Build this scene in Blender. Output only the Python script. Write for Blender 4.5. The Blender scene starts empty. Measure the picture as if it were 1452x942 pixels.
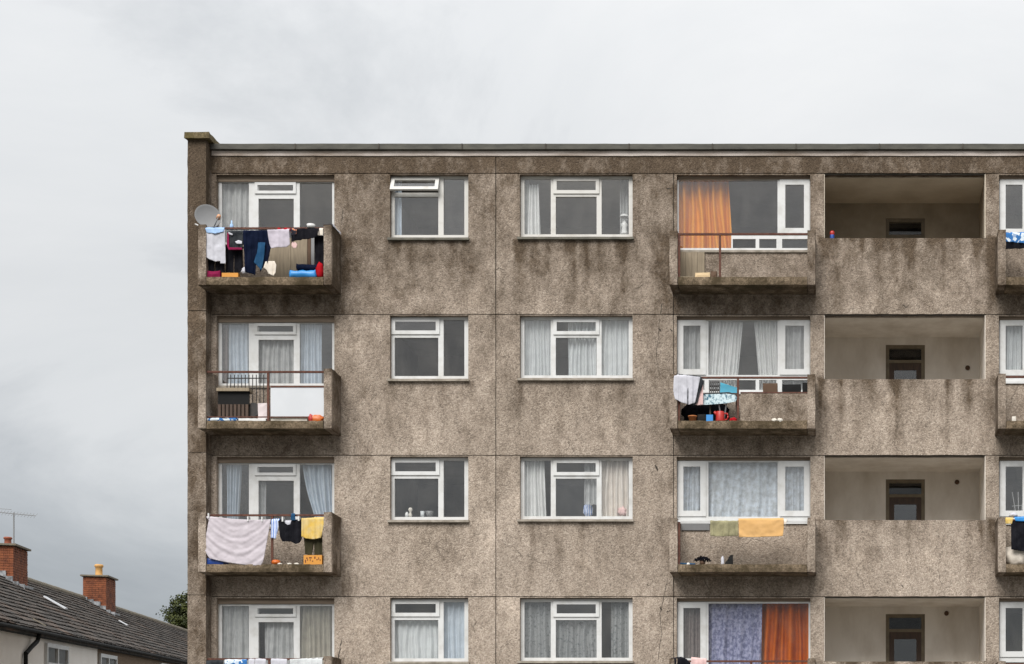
import bpy, bmesh, math, random
from mathutils import Vector, Matrix, noise as mnoise

random.seed(7)
R = math.radians
scene = bpy.context.scene
col = scene.collection

# ------------------------------------------------------------------ camera
F = 2664.0          # focal length in photograph pixels
D = 36.0            # metres from the camera to the facade plane (Y = 0)
S = F / D           # photograph pixels per metre on the facade
CX, CY = 1200.0, 1150.0    # principal point, eye height 1.6 m
EYE = 1.6
cd = bpy.data.cameras.new('camera')
cam = bpy.data.objects.new('camera', cd)
col.objects.link(cam)
cam.location = (0, -D, EYE)
cam.rotation_euler = (R(90), 0, 0)
cd.sensor_width = 36.0
cd.lens = F / 1452 * 36.0
cd.shift_x = (726 - CX) / 1452
cd.shift_y = (CY - 471) / 1452
cd.clip_end = 3000
scene.camera = cam

# ------------------------------------------------------------------ sky and sun
SUN_EL, SUN_AZ = 45, -14        # azimuth measured from straight behind the camera
w = bpy.data.worlds.new('World'); scene.world = w; w.use_nodes = True
nt = w.node_tree; nt.nodes.clear()
out = nt.nodes.new('ShaderNodeOutputWorld')
sky = nt.nodes.new('ShaderNodeTexSky'); sky.sky_type = 'NISHITA'; sky.sun_disc = False
sky.sun_elevation = R(SUN_EL); sky.sun_rotation = R(180 + SUN_AZ)
bg1 = nt.nodes.new('ShaderNodeBackground'); bg1.inputs[1].default_value = 0.08
nt.links.new(sky.outputs[0], bg1.inputs[0])
tc = nt.nodes.new('ShaderNodeTexCoord')
mp = nt.nodes.new('ShaderNodeMapping'); mp.inputs['Scale'].default_value = (1.0, 1.0, 2.1)
mp.inputs['Location'].default_value = (0.35, 0.0, 0.12)
nt.links.new(tc.outputs['Generated'], mp.inputs[0])
n1 = nt.nodes.new('ShaderNodeTexNoise'); n1.inputs['Scale'].default_value = 3.0
n1.inputs['Detail'].default_value = 8; n1.inputs['Roughness'].default_value = 0.60
n1.inputs['Distortion'].default_value = 0.45
nt.links.new(mp.outputs[0], n1.inputs['Vector'])
sep = nt.nodes.new('ShaderNodeSeparateXYZ'); nt.links.new(tc.outputs['Generated'], sep.inputs[0])
el = nt.nodes.new('ShaderNodeMapRange'); el.interpolation_type = 'SMOOTHSTEP'
el.inputs[1].default_value = 0.02; el.inputs[2].default_value = 0.30
el.inputs[3].default_value = -0.31; el.inputs[4].default_value = 0.21
nt.links.new(sep.outputs['Z'], el.inputs[0])
addn = nt.nodes.new('ShaderNodeMath'); addn.operation = 'ADD'
nt.links.new(n1.outputs['Fac'], addn.inputs[0]); nt.links.new(el.outputs[0], addn.inputs[1])
cr = nt.nodes.new('ShaderNodeValToRGB')
e = cr.color_ramp.elements
e[0].position = 0.20; e[0].color = (0.128, 0.138, 0.149, 1)
e[1].position = 0.80; e[1].color = (0.326, 0.328, 0.329, 1)
m_ = cr.color_ramp.elements.new(0.42); m_.color = (0.203, 0.212, 0.221, 1)
m_ = cr.color_ramp.elements.new(0.60); m_.color = (0.298, 0.303, 0.307, 1)
nt.links.new(addn.outputs[0], cr.inputs[0])
bg2 = nt.nodes.new('ShaderNodeBackground'); bg2.inputs[1].default_value = 1.0
zen = nt.nodes.new('ShaderNodeMapRange')      # overcast sky: brighter overhead than near the horizon
zen.inputs[1].default_value = 0.25; zen.inputs[2].default_value = 1.0; zen.inputs[3].default_value = 1.0; zen.inputs[4].default_value = 2.0
nt.links.new(sep.outputs['Z'], zen.inputs[0]); nt.links.new(zen.outputs[0], bg2.inputs[1])
nt.links.new(cr.outputs[0], bg2.inputs[0])
mx = nt.nodes.new('ShaderNodeMixShader'); mx.inputs[0].default_value = 0.96   # cloud cover
nt.links.new(bg1.outputs[0], mx.inputs[1]); nt.links.new(bg2.outputs[0], mx.inputs[2])
nt.links.new(mx.outputs[0], out.inputs[0])

sd = bpy.data.lights.new('sun', 'SUN'); sd.energy = 1.5; sd.angle = R(38); sd.color = (1.0, 0.97, 0.93)
sun = bpy.data.objects.new('sun', sd); col.objects.link(sun)
dirv = Vector((math.sin(R(SUN_AZ)) * math.cos(R(SUN_EL)), -math.cos(R(SUN_AZ)) * math.cos(R(SUN_EL)), math.sin(R(SUN_EL))))
sun.rotation_euler = (-dirv).to_track_quat('-Z', 'Y').to_euler()
sun.location = dirv * 60

vs = scene.view_settings
vs.view_transform = 'Standard'; vs.look = 'None'; vs.gamma = 1.0; vs.exposure = 1.28
vs.use_curve_mapping = False
scene.render.engine = 'CYCLES'
scene.cycles.max_bounces = 8
scene.cycles.transparent_max_bounces = 16

# ------------------------------------------------------------------ coordinates
def PX(x): return (x - CX) / S
def PZ(y): return EYE + (CY - y) / S
def at(x, y, Y=0.0):
    k = (D + Y) / F
    return Vector(((x - CX) * k, Y, EYE + (CY - y) * k))
J = [246.0, 446.0, 645.8, 846.3, 1047.0]
GROUND = 0.0

# ------------------------------------------------------------------ materials
MATS = {}
def new_mat(name):
    m = bpy.data.materials.new(name); m.use_nodes = True
    m.node_tree.nodes.clear(); MATS[name] = m
    return m, m.node_tree.nodes, m.node_tree.links

def _noise(N, L, scale, detail=4, rough=0.55, vec=None, dist=0.0):
    n = N.new('ShaderNodeTexNoise'); n.inputs['Scale'].default_value = scale
    n.inputs['Detail'].default_value = detail; n.inputs['Roughness'].default_value = rough
    n.inputs['Distortion'].default_value = dist
    if vec is not None: L.new(vec, n.inputs['Vector'])
    return n

def _pos(N, L, scale=(1, 1, 1), obj=False):
    if obj:
        g = N.new('ShaderNodeTexCoord'); o = g.outputs['Object']
    else:
        g = N.new('ShaderNodeNewGeometry'); o = g.outputs['Position']
    m = N.new('ShaderNodeMapping'); m.inputs['Scale'].default_value = scale
    L.new(o, m.inputs[0])
    return m.outputs[0]

def _ramp(N, L, src, stops):
    r = N.new('ShaderNodeValToRGB'); el_ = r.color_ramp.elements
    while len(el_) < len(stops): el_.new(0.5)
    for i, (p, c) in enumerate(stops):
        el_[i].position = p; el_[i].color = (c[0], c[1], c[2], 1) if not isinstance(c, (int, float)) else (c, c, c, 1)
    L.new(src, r.inputs[0])
    return r

def _mix(N, L, fac, a, b, mode='MIX'):
    m = N.new('ShaderNodeMix'); m.data_type = 'RGBA'; m.blend_type = mode
    for sock, v in ((0, fac), (6, a), (7, b)):
        if isinstance(v, bpy.types.NodeSocket): L.new(v, m.inputs[sock])
        elif isinstance(v, (int, float)): m.inputs[sock].default_value = v if sock == 0 else (v, v, v, 1)
        else: m.inputs[sock].default_value = (v[0], v[1], v[2], 1)
    return m.outputs[2]

def _finish(N, L, colour, rough=0.8, bump=None, bdist=0.01, bstr=0.5, metallic=0.0, spec=0.4):
    b = N.new('ShaderNodeBsdfPrincipled'); o = N.new('ShaderNodeOutputMaterial')
    if isinstance(colour, bpy.types.NodeSocket): L.new(colour, b.inputs['Base Color'])
    else: b.inputs['Base Color'].default_value = (*colour, 1)
    if isinstance(rough, bpy.types.NodeSocket): L.new(rough, b.inputs['Roughness'])
    else: b.inputs['Roughness'].default_value = rough
    b.inputs['Metallic'].default_value = metallic
    b.inputs['Specular IOR Level'].default_value = spec
    if bump is not None:
        bn = N.new('ShaderNodeBump'); bn.inputs['Distance'].default_value = bdist; bn.inputs['Strength'].default_value = bstr
        L.new(bump, bn.inputs['Height']); L.new(bn.outputs[0], b.inputs['Normal'])
    L.new(b.outputs[0], o.inputs[0])
    return b

def pm(name, c1, c2=None, scale=6.0, rough=0.75, bump=0.3, bdist=0.004, metallic=0.0, spec=0.4, stretch=(1, 1, 1), lo=0.35, hi=0.65, obj=False):
    """two-tone noisy surface"""
    m, N, L = new_mat(name)
    c2 = c2 or tuple(v * 0.75 for v in c1)
    p = _pos(N, L, stretch, obj)
    n = _noise(N, L, scale, 6, 0.6, p)
    r = _ramp(N, L, n.outputs['Fac'], [(lo, c1), (hi, c2)])
    _finish(N, L, r.outputs[0], rough, n.outputs['Fac'] if bump else None, bdist, bump, metallic, spec)
    return m

def pebbledash(name, light, mid, dark, scale=52.0):
    m, N, L = new_mat(name)
    p = _pos(N, L)
    v = N.new('ShaderNodeTexVoronoi'); v.inputs['Scale'].default_value = scale; L.new(p, v.inputs['Vector'])
    sepc = N.new('ShaderNodeSeparateColor'); L.new(v.outputs['Color'], sepc.inputs[0])
    v2 = _noise(N, L, scale * 0.55, 3, 0.7, p)
    ad = N.new('ShaderNodeMath'); ad.operation = 'MULTIPLY_ADD'; ad.inputs[1].default_value = 0.62
    L.new(sepc.outputs[0], ad.inputs[0])
    sc = N.new('ShaderNodeMath'); sc.operation = 'MULTIPLY'; sc.inputs[1].default_value = 0.40
    L.new(v2.outputs['Fac'], sc.inputs[0]); L.new(sc.outputs[0], ad.inputs[2])
    speck = _ramp(N, L, ad.outputs[0], [(0.08, tuple(c * 0.42 for c in mid)), (0.28, tuple(c * 0.78 for c in mid)), (0.55, mid), (0.93, tuple(.85 * a_ + .15 * b_ for a_, b_ in zip(light, mid)))])
    fl = N.new('ShaderNodeTexVoronoi'); fl.inputs['Scale'].default_value = scale * 0.6; L.new(p, fl.inputs['Vector'])
    fs_ = N.new('ShaderNodeSeparateColor'); L.new(fl.outputs['Color'], fs_.inputs[0])
    fleck = _ramp(N, L, fs_.outputs[1], [(0.0, 0.50), (0.10, 0.66), (0.16, 1.0), (0.86, 1.0), (1.0, 1.2)])
    # broad tonal drift
    b1 = _noise(N, L, 0.55, 5, 0.6, _pos(N, L, (1, 1, 0.8)))
    drift = _ramp(N, L, b1.outputs['Fac'], [(0.30, (0.74, 0.72, 0.69)), (0.68, (1.10, 1.09, 1.08))])
    c = _mix(N, L, 1.0, speck.outputs[0], drift.outputs[0], 'MULTIPLY')
    c = _mix(N, L, 0.45, c, fleck.outputs[0], 'MULTIPLY')
    # grime: mesh attribute, with shade painted in under balcony slabs, broken up by streaky and blotchy noise
    at_ = N.new('ShaderNodeAttribute'); at_.attribute_name = 'grime_shade'
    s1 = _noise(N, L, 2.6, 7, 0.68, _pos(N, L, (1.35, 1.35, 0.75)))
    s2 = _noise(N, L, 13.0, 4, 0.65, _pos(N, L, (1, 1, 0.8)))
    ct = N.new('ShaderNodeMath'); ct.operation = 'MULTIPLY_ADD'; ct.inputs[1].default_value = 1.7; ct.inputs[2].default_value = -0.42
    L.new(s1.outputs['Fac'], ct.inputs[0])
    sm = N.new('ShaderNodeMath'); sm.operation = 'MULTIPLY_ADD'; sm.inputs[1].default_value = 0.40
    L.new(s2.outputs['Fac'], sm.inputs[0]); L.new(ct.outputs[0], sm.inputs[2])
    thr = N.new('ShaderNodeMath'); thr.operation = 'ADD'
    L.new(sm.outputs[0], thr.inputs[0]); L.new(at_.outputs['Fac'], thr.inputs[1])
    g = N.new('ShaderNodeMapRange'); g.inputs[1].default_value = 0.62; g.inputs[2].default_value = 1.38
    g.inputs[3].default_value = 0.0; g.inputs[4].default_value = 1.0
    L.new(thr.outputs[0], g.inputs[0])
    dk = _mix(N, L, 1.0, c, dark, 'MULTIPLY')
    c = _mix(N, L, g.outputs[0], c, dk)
    # paler worn patches, a shift of tone from panel to panel, hairline cracks here and there
    pw_ = _noise(N, L, 1.5, 6, 0.65, _pos(N, L, (1.1, 1, 0.9)))
    c = _mix(N, L, 1.0, c, _ramp(N, L, pw_.outputs['Fac'], [(0.42, 0.92), (0.56, 1.0), (0.70, 1.2)]).outputs[0], 'MULTIPLY')
    oi = N.new('ShaderNodeObjectInfo')
    c = _mix(N, L, 1.0, c, _ramp(N, L, oi.outputs['Random'], [(0.0, (0.93, 0.925, 0.92)), (1.0, (1.06, 1.055, 1.05))]).outputs[0], 'MULTIPLY')
    wv = _noise(N, L, 3.0, 4, 0.6, p); wa = N.new('ShaderNodeVectorMath'); wa.operation = 'MULTIPLY_ADD'; wa.inputs[1].default_value = (0.35, 0.35, 0.35)
    L.new(wv.outputs['Color'], wa.inputs[0]); L.new(p, wa.inputs[2])
    vc = N.new('ShaderNodeTexVoronoi'); vc.feature = 'DISTANCE_TO_EDGE'; vc.inputs['Scale'].default_value = 0.85; L.new(wa.outputs[0], vc.inputs['Vector'])
    ck = _ramp(N, L, vc.outputs['Distance'], [(0.0, 1.0), (0.010, 0.0)])
    cm = _ramp(N, L, _noise(N, L, 1.1, 3, 0.6, _pos(N, L, (1.3, 1, 1.3))).outputs['Fac'], [(0.54, 0.0), (0.64, 0.75)])
    cf = N.new('ShaderNodeMath'); cf.operation = 'MULTIPLY'; L.new(ck.outputs[0], cf.inputs[0]); L.new(cm.outputs[0], cf.inputs[1])
    c = _mix(N, L, cf.outputs[0], c, (0.09, 0.072, 0.055))
    # height: pebbles
    hb = _noise(N, L, scale * 1.3, 2, 0.6, p)
    hm = N.new('ShaderNodeMath'); hm.operation = 'SUBTRACT'
    L.new(hb.outputs['Fac'], hm.inputs[0]); L.new(v.outputs['Distance'], hm.inputs[1])
    _finish(N, L, c, 0.93, hm.outputs[0], 0.012, 0.75, spec=0.2)
    return m

pebbledash('pebble', (0.60, 0.525, 0.45), (0.415, 0.348, 0.288), (0.27, 0.238, 0.20))
def rough_concrete(name, a, b, moss, mossamt=0.5):
    m, N, L = new_mat(name)
    p = _pos(N, L)
    n = _noise(N, L, 5.0, 8, 0.65, p); n2 = _noise(N, L, 42.0, 4, 0.7, p); n3 = _noise(N, L, 2.6, 6, 0.7, p)
    c = _ramp(N, L, n.outputs['Fac'], [(0.3, b), (0.68, a)]).outputs[0]
    sp = _ramp(N, L, n2.outputs['Fac'], [(0.32, 0.42), (0.5, 1.0), (0.68, 1.6)])
    c = _mix(N, L, 1.0, c, sp.outputs[0], 'MULTIPLY')
    mm = _ramp(N, L, n3.outputs['Fac'], [(0.62 - 0.3 * mossamt, 0.0), (0.78 - 0.25 * mossamt, 1.0)])
    mf = N.new('ShaderNodeMath'); mf.operation = 'MULTIPLY'; mf.inputs[1].default_value = 0.8
    L.new(mm.outputs[0], mf.inputs[0])
    c = _mix(N, L, mf.outputs[0], c, moss)
    ht = N.new('ShaderNodeMath'); ht.operation = 'ADD'; L.new(n.outputs['Fac'], ht.inputs[0]); L.new(n2.outputs['Fac'], ht.inputs[1])
    _finish(N, L, c, 0.92, ht.outputs[0], 0.012, 0.7, spec=0.2)
rough_concrete('slab_concrete', (0.25, 0.19, 0.13), (0.075, 0.055, 0.034), (0.040, 0.029, 0.013), 0.72)
rough_concrete('cheek_concrete', (0.34, 0.28, 0.22), (0.19, 0.155, 0.12), (0.12, 0.10, 0.07), 0.38)
rough_concrete('cap_concrete', (0.19, 0.15, 0.088), (0.095, 0.075, 0.04), (0.09, 0.072, 0.024), 0.6)
pm('joint_filler', (0.05, 0.043, 0.036), (0.09, 0.08, 0.065), 8, 0.95, 0.2)
pm('fascia_felt', (0.06, 0.058, 0.05), (0.10, 0.096, 0.08), 3.5, 0.8, 0.3, stretch=(1, 1, 3))
pm('pale_flashing', (0.60, 0.535, 0.49), (0.26, 0.205, 0.16), 0.9, 0.85, 0.3, stretch=(0.7, 1, 3), lo=0.42, hi=0.66)
pm('upvc', (0.61, 0.615, 0.61), (0.46, 0.455, 0.43), 4.5, 0.4, 0.0, lo=0.46, hi=0.80)
pm('old_white_paint', (0.58, 0.57, 0.54), (0.36, 0.335, 0.29), 3.2, 0.55, 0.25, lo=0.5, hi=0.86)
pm('sill_stone', (0.36, 0.32, 0.27), (0.20, 0.175, 0.14), 7, 0.9, 0.3)
pm('sill_dark', (0.10, 0.095, 0.08), (0.16, 0.15, 0.12), 7, 0.85, 0.3)
pm('head_timber', (0.25, 0.195, 0.145), (0.16, 0.122, 0.09), 5, 0.8, 0.3, stretch=(0.3, 1, 6))
pm('rust', (0.062, 0.022, 0.015), (0.125, 0.048, 0.028), 16, 0.75, 0.4)
pm('black_iron', (0.02, 0.02, 0.021), (0.045, 0.038, 0.034), 12, 0.6, 0.3)
pm('room_paint', (0.34, 0.32, 0.29), (0.27, 0.25, 0.23), 1.5, 0.9, 0.0)
pm('room_pale', (0.55, 0.52, 0.47), (0.45, 0.42, 0.38), 1.5, 0.9, 0.0)
pm('room_dim', (0.20, 0.19, 0.18), (0.15, 0.14, 0.13), 1.5, 0.9, 0.0)
pm('plaster_cream', (0.82, 0.765, 0.69), (0.60, 0.535, 0.455), 1.5, 0.9, 0.2, stretch=(1.3, 1, .6), lo=0.38, hi=0.74)
pm('plaster_dirty', (0.42, 0.345, 0.255), (0.28, 0.23, 0.165), 2.2, 0.92, 0.2, lo=.3, hi=.7)
pm('plaster_grey', (0.78, 0.70, 0.58), (0.64, 0.56, 0.45), 1.5, 0.9, 0.15)
pm('brown_timber', (0.075, 0.042, 0.024), (0.045, 0.026, 0.016), 5, 0.5, 0.2, stretch=(6, 1, 1))
pm('tan_timber', (0.21, 0.17, 0.115), (0.15, 0.12, 0.08), 6, 0.65, 0.2, stretch=(1, 1, 1))
pm('wood_panel', (0.31, 0.255, 0.18), (0.23, 0.185, 0.13), 4, 0.8, 0.25, stretch=(7, 1, 0.6))
pm('white_board', (0.585, 0.605, 0.63), (0.54, 0.56, 0.585), 1.4, 0.5, 0.0)
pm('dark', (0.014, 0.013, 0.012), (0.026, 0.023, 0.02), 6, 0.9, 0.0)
pm('roof_felt', (0.10, 0.098, 0.092), (0.15, 0.145, 0.135), 2, 0.9, 0.2)
pm('crack_dark', (0.035, 0.029, 0.023), (0.06, 0.05, 0.04), 12, 0.95, 0.0)

def glass(name, fac=0.135, tint=(0.985, 0.99, 0.99), graze=0.75):
    m, N, L = new_mat(name)
    t = N.new('ShaderNodeBsdfTransparent'); t.inputs[0].default_value = (*tint, 1)
    g = N.new('ShaderNodeBsdfGlossy'); g.inputs['Roughness'].default_value = 0.015
    g.inputs['Color'].default_value = (1.0, 0.985, 0.97, 1)
    n = _noise(N, L, 2.0, 2, 0.5, _pos(N, L)); bn = N.new('ShaderNodeBump'); bn.inputs['Distance'].default_value = 0.01
    bn.inputs['Strength'].default_value = 0.12; L.new(n.outputs['Fac'], bn.inputs['Height']); L.new(bn.outputs[0], g.inputs['Normal'])
    lw = N.new('ShaderNodeLayerWeight'); lw.inputs['Blend'].default_value = 0.5
    pw = N.new('ShaderNodeMath'); pw.operation = 'POWER'; pw.inputs[1].default_value = 5.0; L.new(lw.outputs['Facing'], pw.inputs[0])
    ad = N.new('ShaderNodeMath'); ad.operation = 'MULTIPLY_ADD'; ad.inputs[1].default_value = graze; ad.inputs[2].default_value = fac / 2; ad.use_clamp = True
    L.new(pw.outputs[0], ad.inputs[0])
    oi = N.new('ShaderNodeObjectInfo'); rv = N.new('ShaderNodeMapRange'); rv.inputs[3].default_value = 0.72; rv.inputs[4].default_value = 1.35
    L.new(oi.outputs['Random'], rv.inputs[0]); mv = N.new('ShaderNodeMath'); mv.operation = 'MULTIPLY'; L.new(ad.outputs[0], mv.inputs[0]); L.new(rv.outputs[0], mv.inputs[1])
    x = N.new('ShaderNodeMixShader'); L.new(mv.outputs[0], x.inputs[0]); L.new(t.outputs[0], x.inputs[1]); L.new(g.outputs[0], x.inputs[2])
    dn = _noise(N, L, 2.4, 6, 0.7, _pos(N, L, (1.6, 1, 0.7))); df = N.new('ShaderNodeMapRange')
    df.inputs[1].default_value = 0.42; df.inputs[2].default_value = 0.72; df.inputs[3].default_value = 0.004; df.inputs[4].default_value = 0.035; L.new(dn.outputs['Fac'], df.inputs[0])
    dd = N.new('ShaderNodeBsdfDiffuse'); dd.inputs[0].default_value = (0.55, 0.52, 0.48, 1)
    y = N.new('ShaderNodeMixShader'); L.new(df.outputs[0], y.inputs[0]); L.new(x.outputs[0], y.inputs[1]); L.new(dd.outputs[0], y.inputs[2])
    o = N.new('ShaderNodeOutputMaterial'); L.new(y.outputs[0], o.inputs[0])
glass('glass', 0.145)
glass('glass_dim', 0.045, graze=0.15)

def fabric(name, c, c2=None, trans=0.25, opacity=1.0, pattern=None, pscale=30, weave=0.2, lo=0.4, hi=0.6):
    """cloth: diffuse + translucent, optional openness (nets) and woven/printed pattern"""
    m, N, L = new_mat(name)
    p = _pos(N, L, obj=True)
    c2 = c2 or tuple(v * 0.85 for v in c)
    if pattern == 'voronoi':
        v = N.new('ShaderNodeTexVoronoi'); v.inputs['Scale'].default_value = pscale; L.new(p, v.inputs['Vector'])
        s_ = N.new('ShaderNodeSeparateColor'); L.new(v.outputs['Color'], s_.inputs[0]); fac = s_.outputs[0]
    elif pattern == 'stripe':
        v = N.new('ShaderNodeTexWave'); v.inputs['Scale'].default_value = pscale; v.inputs['Distortion'].default_value = 1.5
        L.new(p, v.inputs['Vector']); fac = v.outputs['Fac']
    else:
        v = _noise(N, L, pscale if pattern else 5.0, 4, 0.6, p); fac = v.outputs['Fac']
    colr = _ramp(N, L, fac, [(lo, c), (hi, c2)]).outputs[0]
    d = N.new('ShaderNodeBsdfDiffuse'); t = N.new('ShaderNodeBsdfTranslucent')
    L.new(colr, d.inputs[0]); L.new(colr, t.inputs[0])
    fn = _noise(N, L, 60, 3, 0.6, p); bn = N.new('ShaderNodeBump'); bn.inputs['Distance'].default_value = 0.004; bn.inputs['Strength'].default_value = weave
    L.new(fn.outputs['Fac'], bn.inputs['Height']); L.new(bn.outputs[0], d.inputs['Normal'])
    x = N.new('ShaderNodeMixShader'); x.inputs[0].default_value = trans
    L.new(d.outputs[0], x.inputs[1]); L.new(t.outputs[0], x.inputs[2])
    last = x.outputs[0]
    if opacity < 1.0:
        tr = N.new('ShaderNodeBsdfTransparent'); y = N.new('ShaderNodeMixShader')
        if pattern:
            r = _ramp(N, L, fac, [(lo, opacity * 0.55), (hi, min(1.0, opacity * 1.35))]); L.new(r.outputs[0], y.inputs[0])
        else: y.inputs[0].default_value = opacity
        L.new(tr.outputs[0], y.inputs[1]); L.new(last, y.inputs[2]); last = y.outputs[0]
    o = N.new('ShaderNodeOutputMaterial'); L.new(last, o.inputs[0])
    return m
fabric('net_white', (0.74, 0.77, 0.775), (0.66, 0.685, 0.695), 0.15, 0.88)
fabric('net_grey', (0.66, 0.67, 0.665), (0.52, 0.53, 0.53), 0.15, 0.78)
fabric('net_blue', (0.70, 0.78, 0.86), (0.60, 0.675, 0.755), 0.15, 0.86)
fabric('net_bluewhite', (0.84, 0.89, 0.94), (0.64, 0.70, 0.77), 0.12, 0.95, 'noise', 9, lo=.38, hi=.66)
fabric('drape_white', (0.78, 0.785, 0.775), (0.70, 0.705, 0.70), 0.1)
fabric('drape_cream', (0.76, 0.705, 0.645), (0.68, 0.63, 0.575), 0.1)
fabric('drape_beige', (0.52, 0.485, 0.40), (0.43, 0.395, 0.325), 0.2)
fabric('drape_taupe', (0.30, 0.255, 0.24), (0.235, 0.195, 0.185), 0.2, pattern='noise', pscale=14)
fabric('lace_grey', (0.74, 0.76, 0.76), (0.17, 0.18, 0.185), 0.25, 0.80, 'noise', 17, lo=.40, hi=.64)
fabric('drape_orange', (0.76, 0.315, 0.036), (0.72, 0.29, 0.032), 0.1)
fabric('drape_rust', (0.52, 0.115, 0.006), (0.46, 0.095, 0.005), 0.08)
fabric('drape_violet', (0.36, 0.37, 0.52), (0.16, 0.17, 0.28), 0.1, pattern='noise', pscale=15, lo=.42, hi=.6)
for nm, c, c2 in [('cloth_white', (0.58, 0.58, 0.63), None), ('cloth_lilac', (0.56, 0.515, 0.58), None), ('cloth_pinkwhite', (0.55, 0.505, 0.54), (0.51, 0.465, 0.50)),
                  ('cloth_skyblue', (0.40, 0.58, 0.86), None), ('cloth_black', (0.010, 0.010, 0.013), (0.018, 0.018, 0.022)),
                  ('cloth_navy', (0.006, 0.009, 0.022), (0.010, 0.014, 0.032)), ('cloth_denim', (0.018, 0.065, 0.14), (0.03, 0.09, 0.18)),
                  ('cloth_charcoal', (0.022, 0.025, 0.029), (0.05, 0.055, 0.06)), ('cloth_maroon', (0.24, 0.02, 0.07), None),
                  ('cloth_red', (0.38, 0.012, 0.018), None), ('cloth_cream', (0.77, 0.70, 0.61), None), ('cloth_yellow', (0.66, 0.45, 0.11), (0.66, 0.51, 0.24)),
                  ('cloth_orange', (0.66, 0.40, 0.17), (0.62, 0.37, 0.15)), ('cloth_olive', (0.34, 0.315, 0.19), (0.22, 0.205, 0.125)),
                  ('cloth_darkolive', (0.055, 0.05, 0.03), None), ('cloth_pink', (0.74, 0.52, 0.50), None)]:
    fabric(nm, c, c2, 0.06)
fabric('print_blue', (0.05, 0.17, 0.42), (0.66, 0.74, 0.80), 0.05, 1.0, 'voronoi', 17, lo=.42, hi=.6)
fabric('print_floral', (0.03, 0.03, 0.04), (0.50, 0.22, 0.14), 0.05, 1.0, 'voronoi', 30, lo=.7, hi=.8)
fabric('print_iron', (0.05, 0.14, 0.20), (0.60, 0.72, 0.76), 0.05, 1.0, 'noise', 20, lo=.36, hi=.54)
fabric('print_shirt', (0.12, 0.24, 0.60), (0.75, 0.79, 0.88), 0.05, 1.0, 'stripe', 9, lo=.3, hi=.6)
def plastic(name, c, rough=0.4, spec=0.5): pm(name, c, tuple(v * 0.9 for v in c), 5, rough, 0.0, spec=spec)
plastic('plastic_red', (0.42, 0.022, 0.016)); plastic('plastic_blue', (0.03, 0.24, 0.60)); plastic('plastic_cyan', (0.09, 0.47, 0.66))
plastic('plastic_black', (0.010, 0.010, 0.010), 0.75, 0.2); plastic('plastic_orange', (0.55, 0.12, 0.012)); plastic('plastic_white', (0.66, 0.66, 0.65))
plastic('plastic_darkblue', (0.012, 0.06, 0.30)); plastic('plastic_grey', (0.16, 0.16, 0.16)); plastic('terracotta', (0.42, 0.15, 0.05), 0.8)
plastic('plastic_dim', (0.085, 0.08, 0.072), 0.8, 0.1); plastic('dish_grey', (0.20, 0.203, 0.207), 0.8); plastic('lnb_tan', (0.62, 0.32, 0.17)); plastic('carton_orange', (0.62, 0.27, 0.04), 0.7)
plastic('carton_tan', (0.62, 0.46, 0.27), 0.8); plastic('ink_brown', (0.14, 0.035, 0.015), 0.8); plastic('pinkish_white', (0.68, 0.60, 0.60), 0.6)
plastic('galvanised', (0.22, 0.225, 0.23), 0.5); plastic('stone_white', (0.66, 0.62, 0.55), 0.9); plastic('box_brown', (0.10, 0.055, 0.03), .8)

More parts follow.
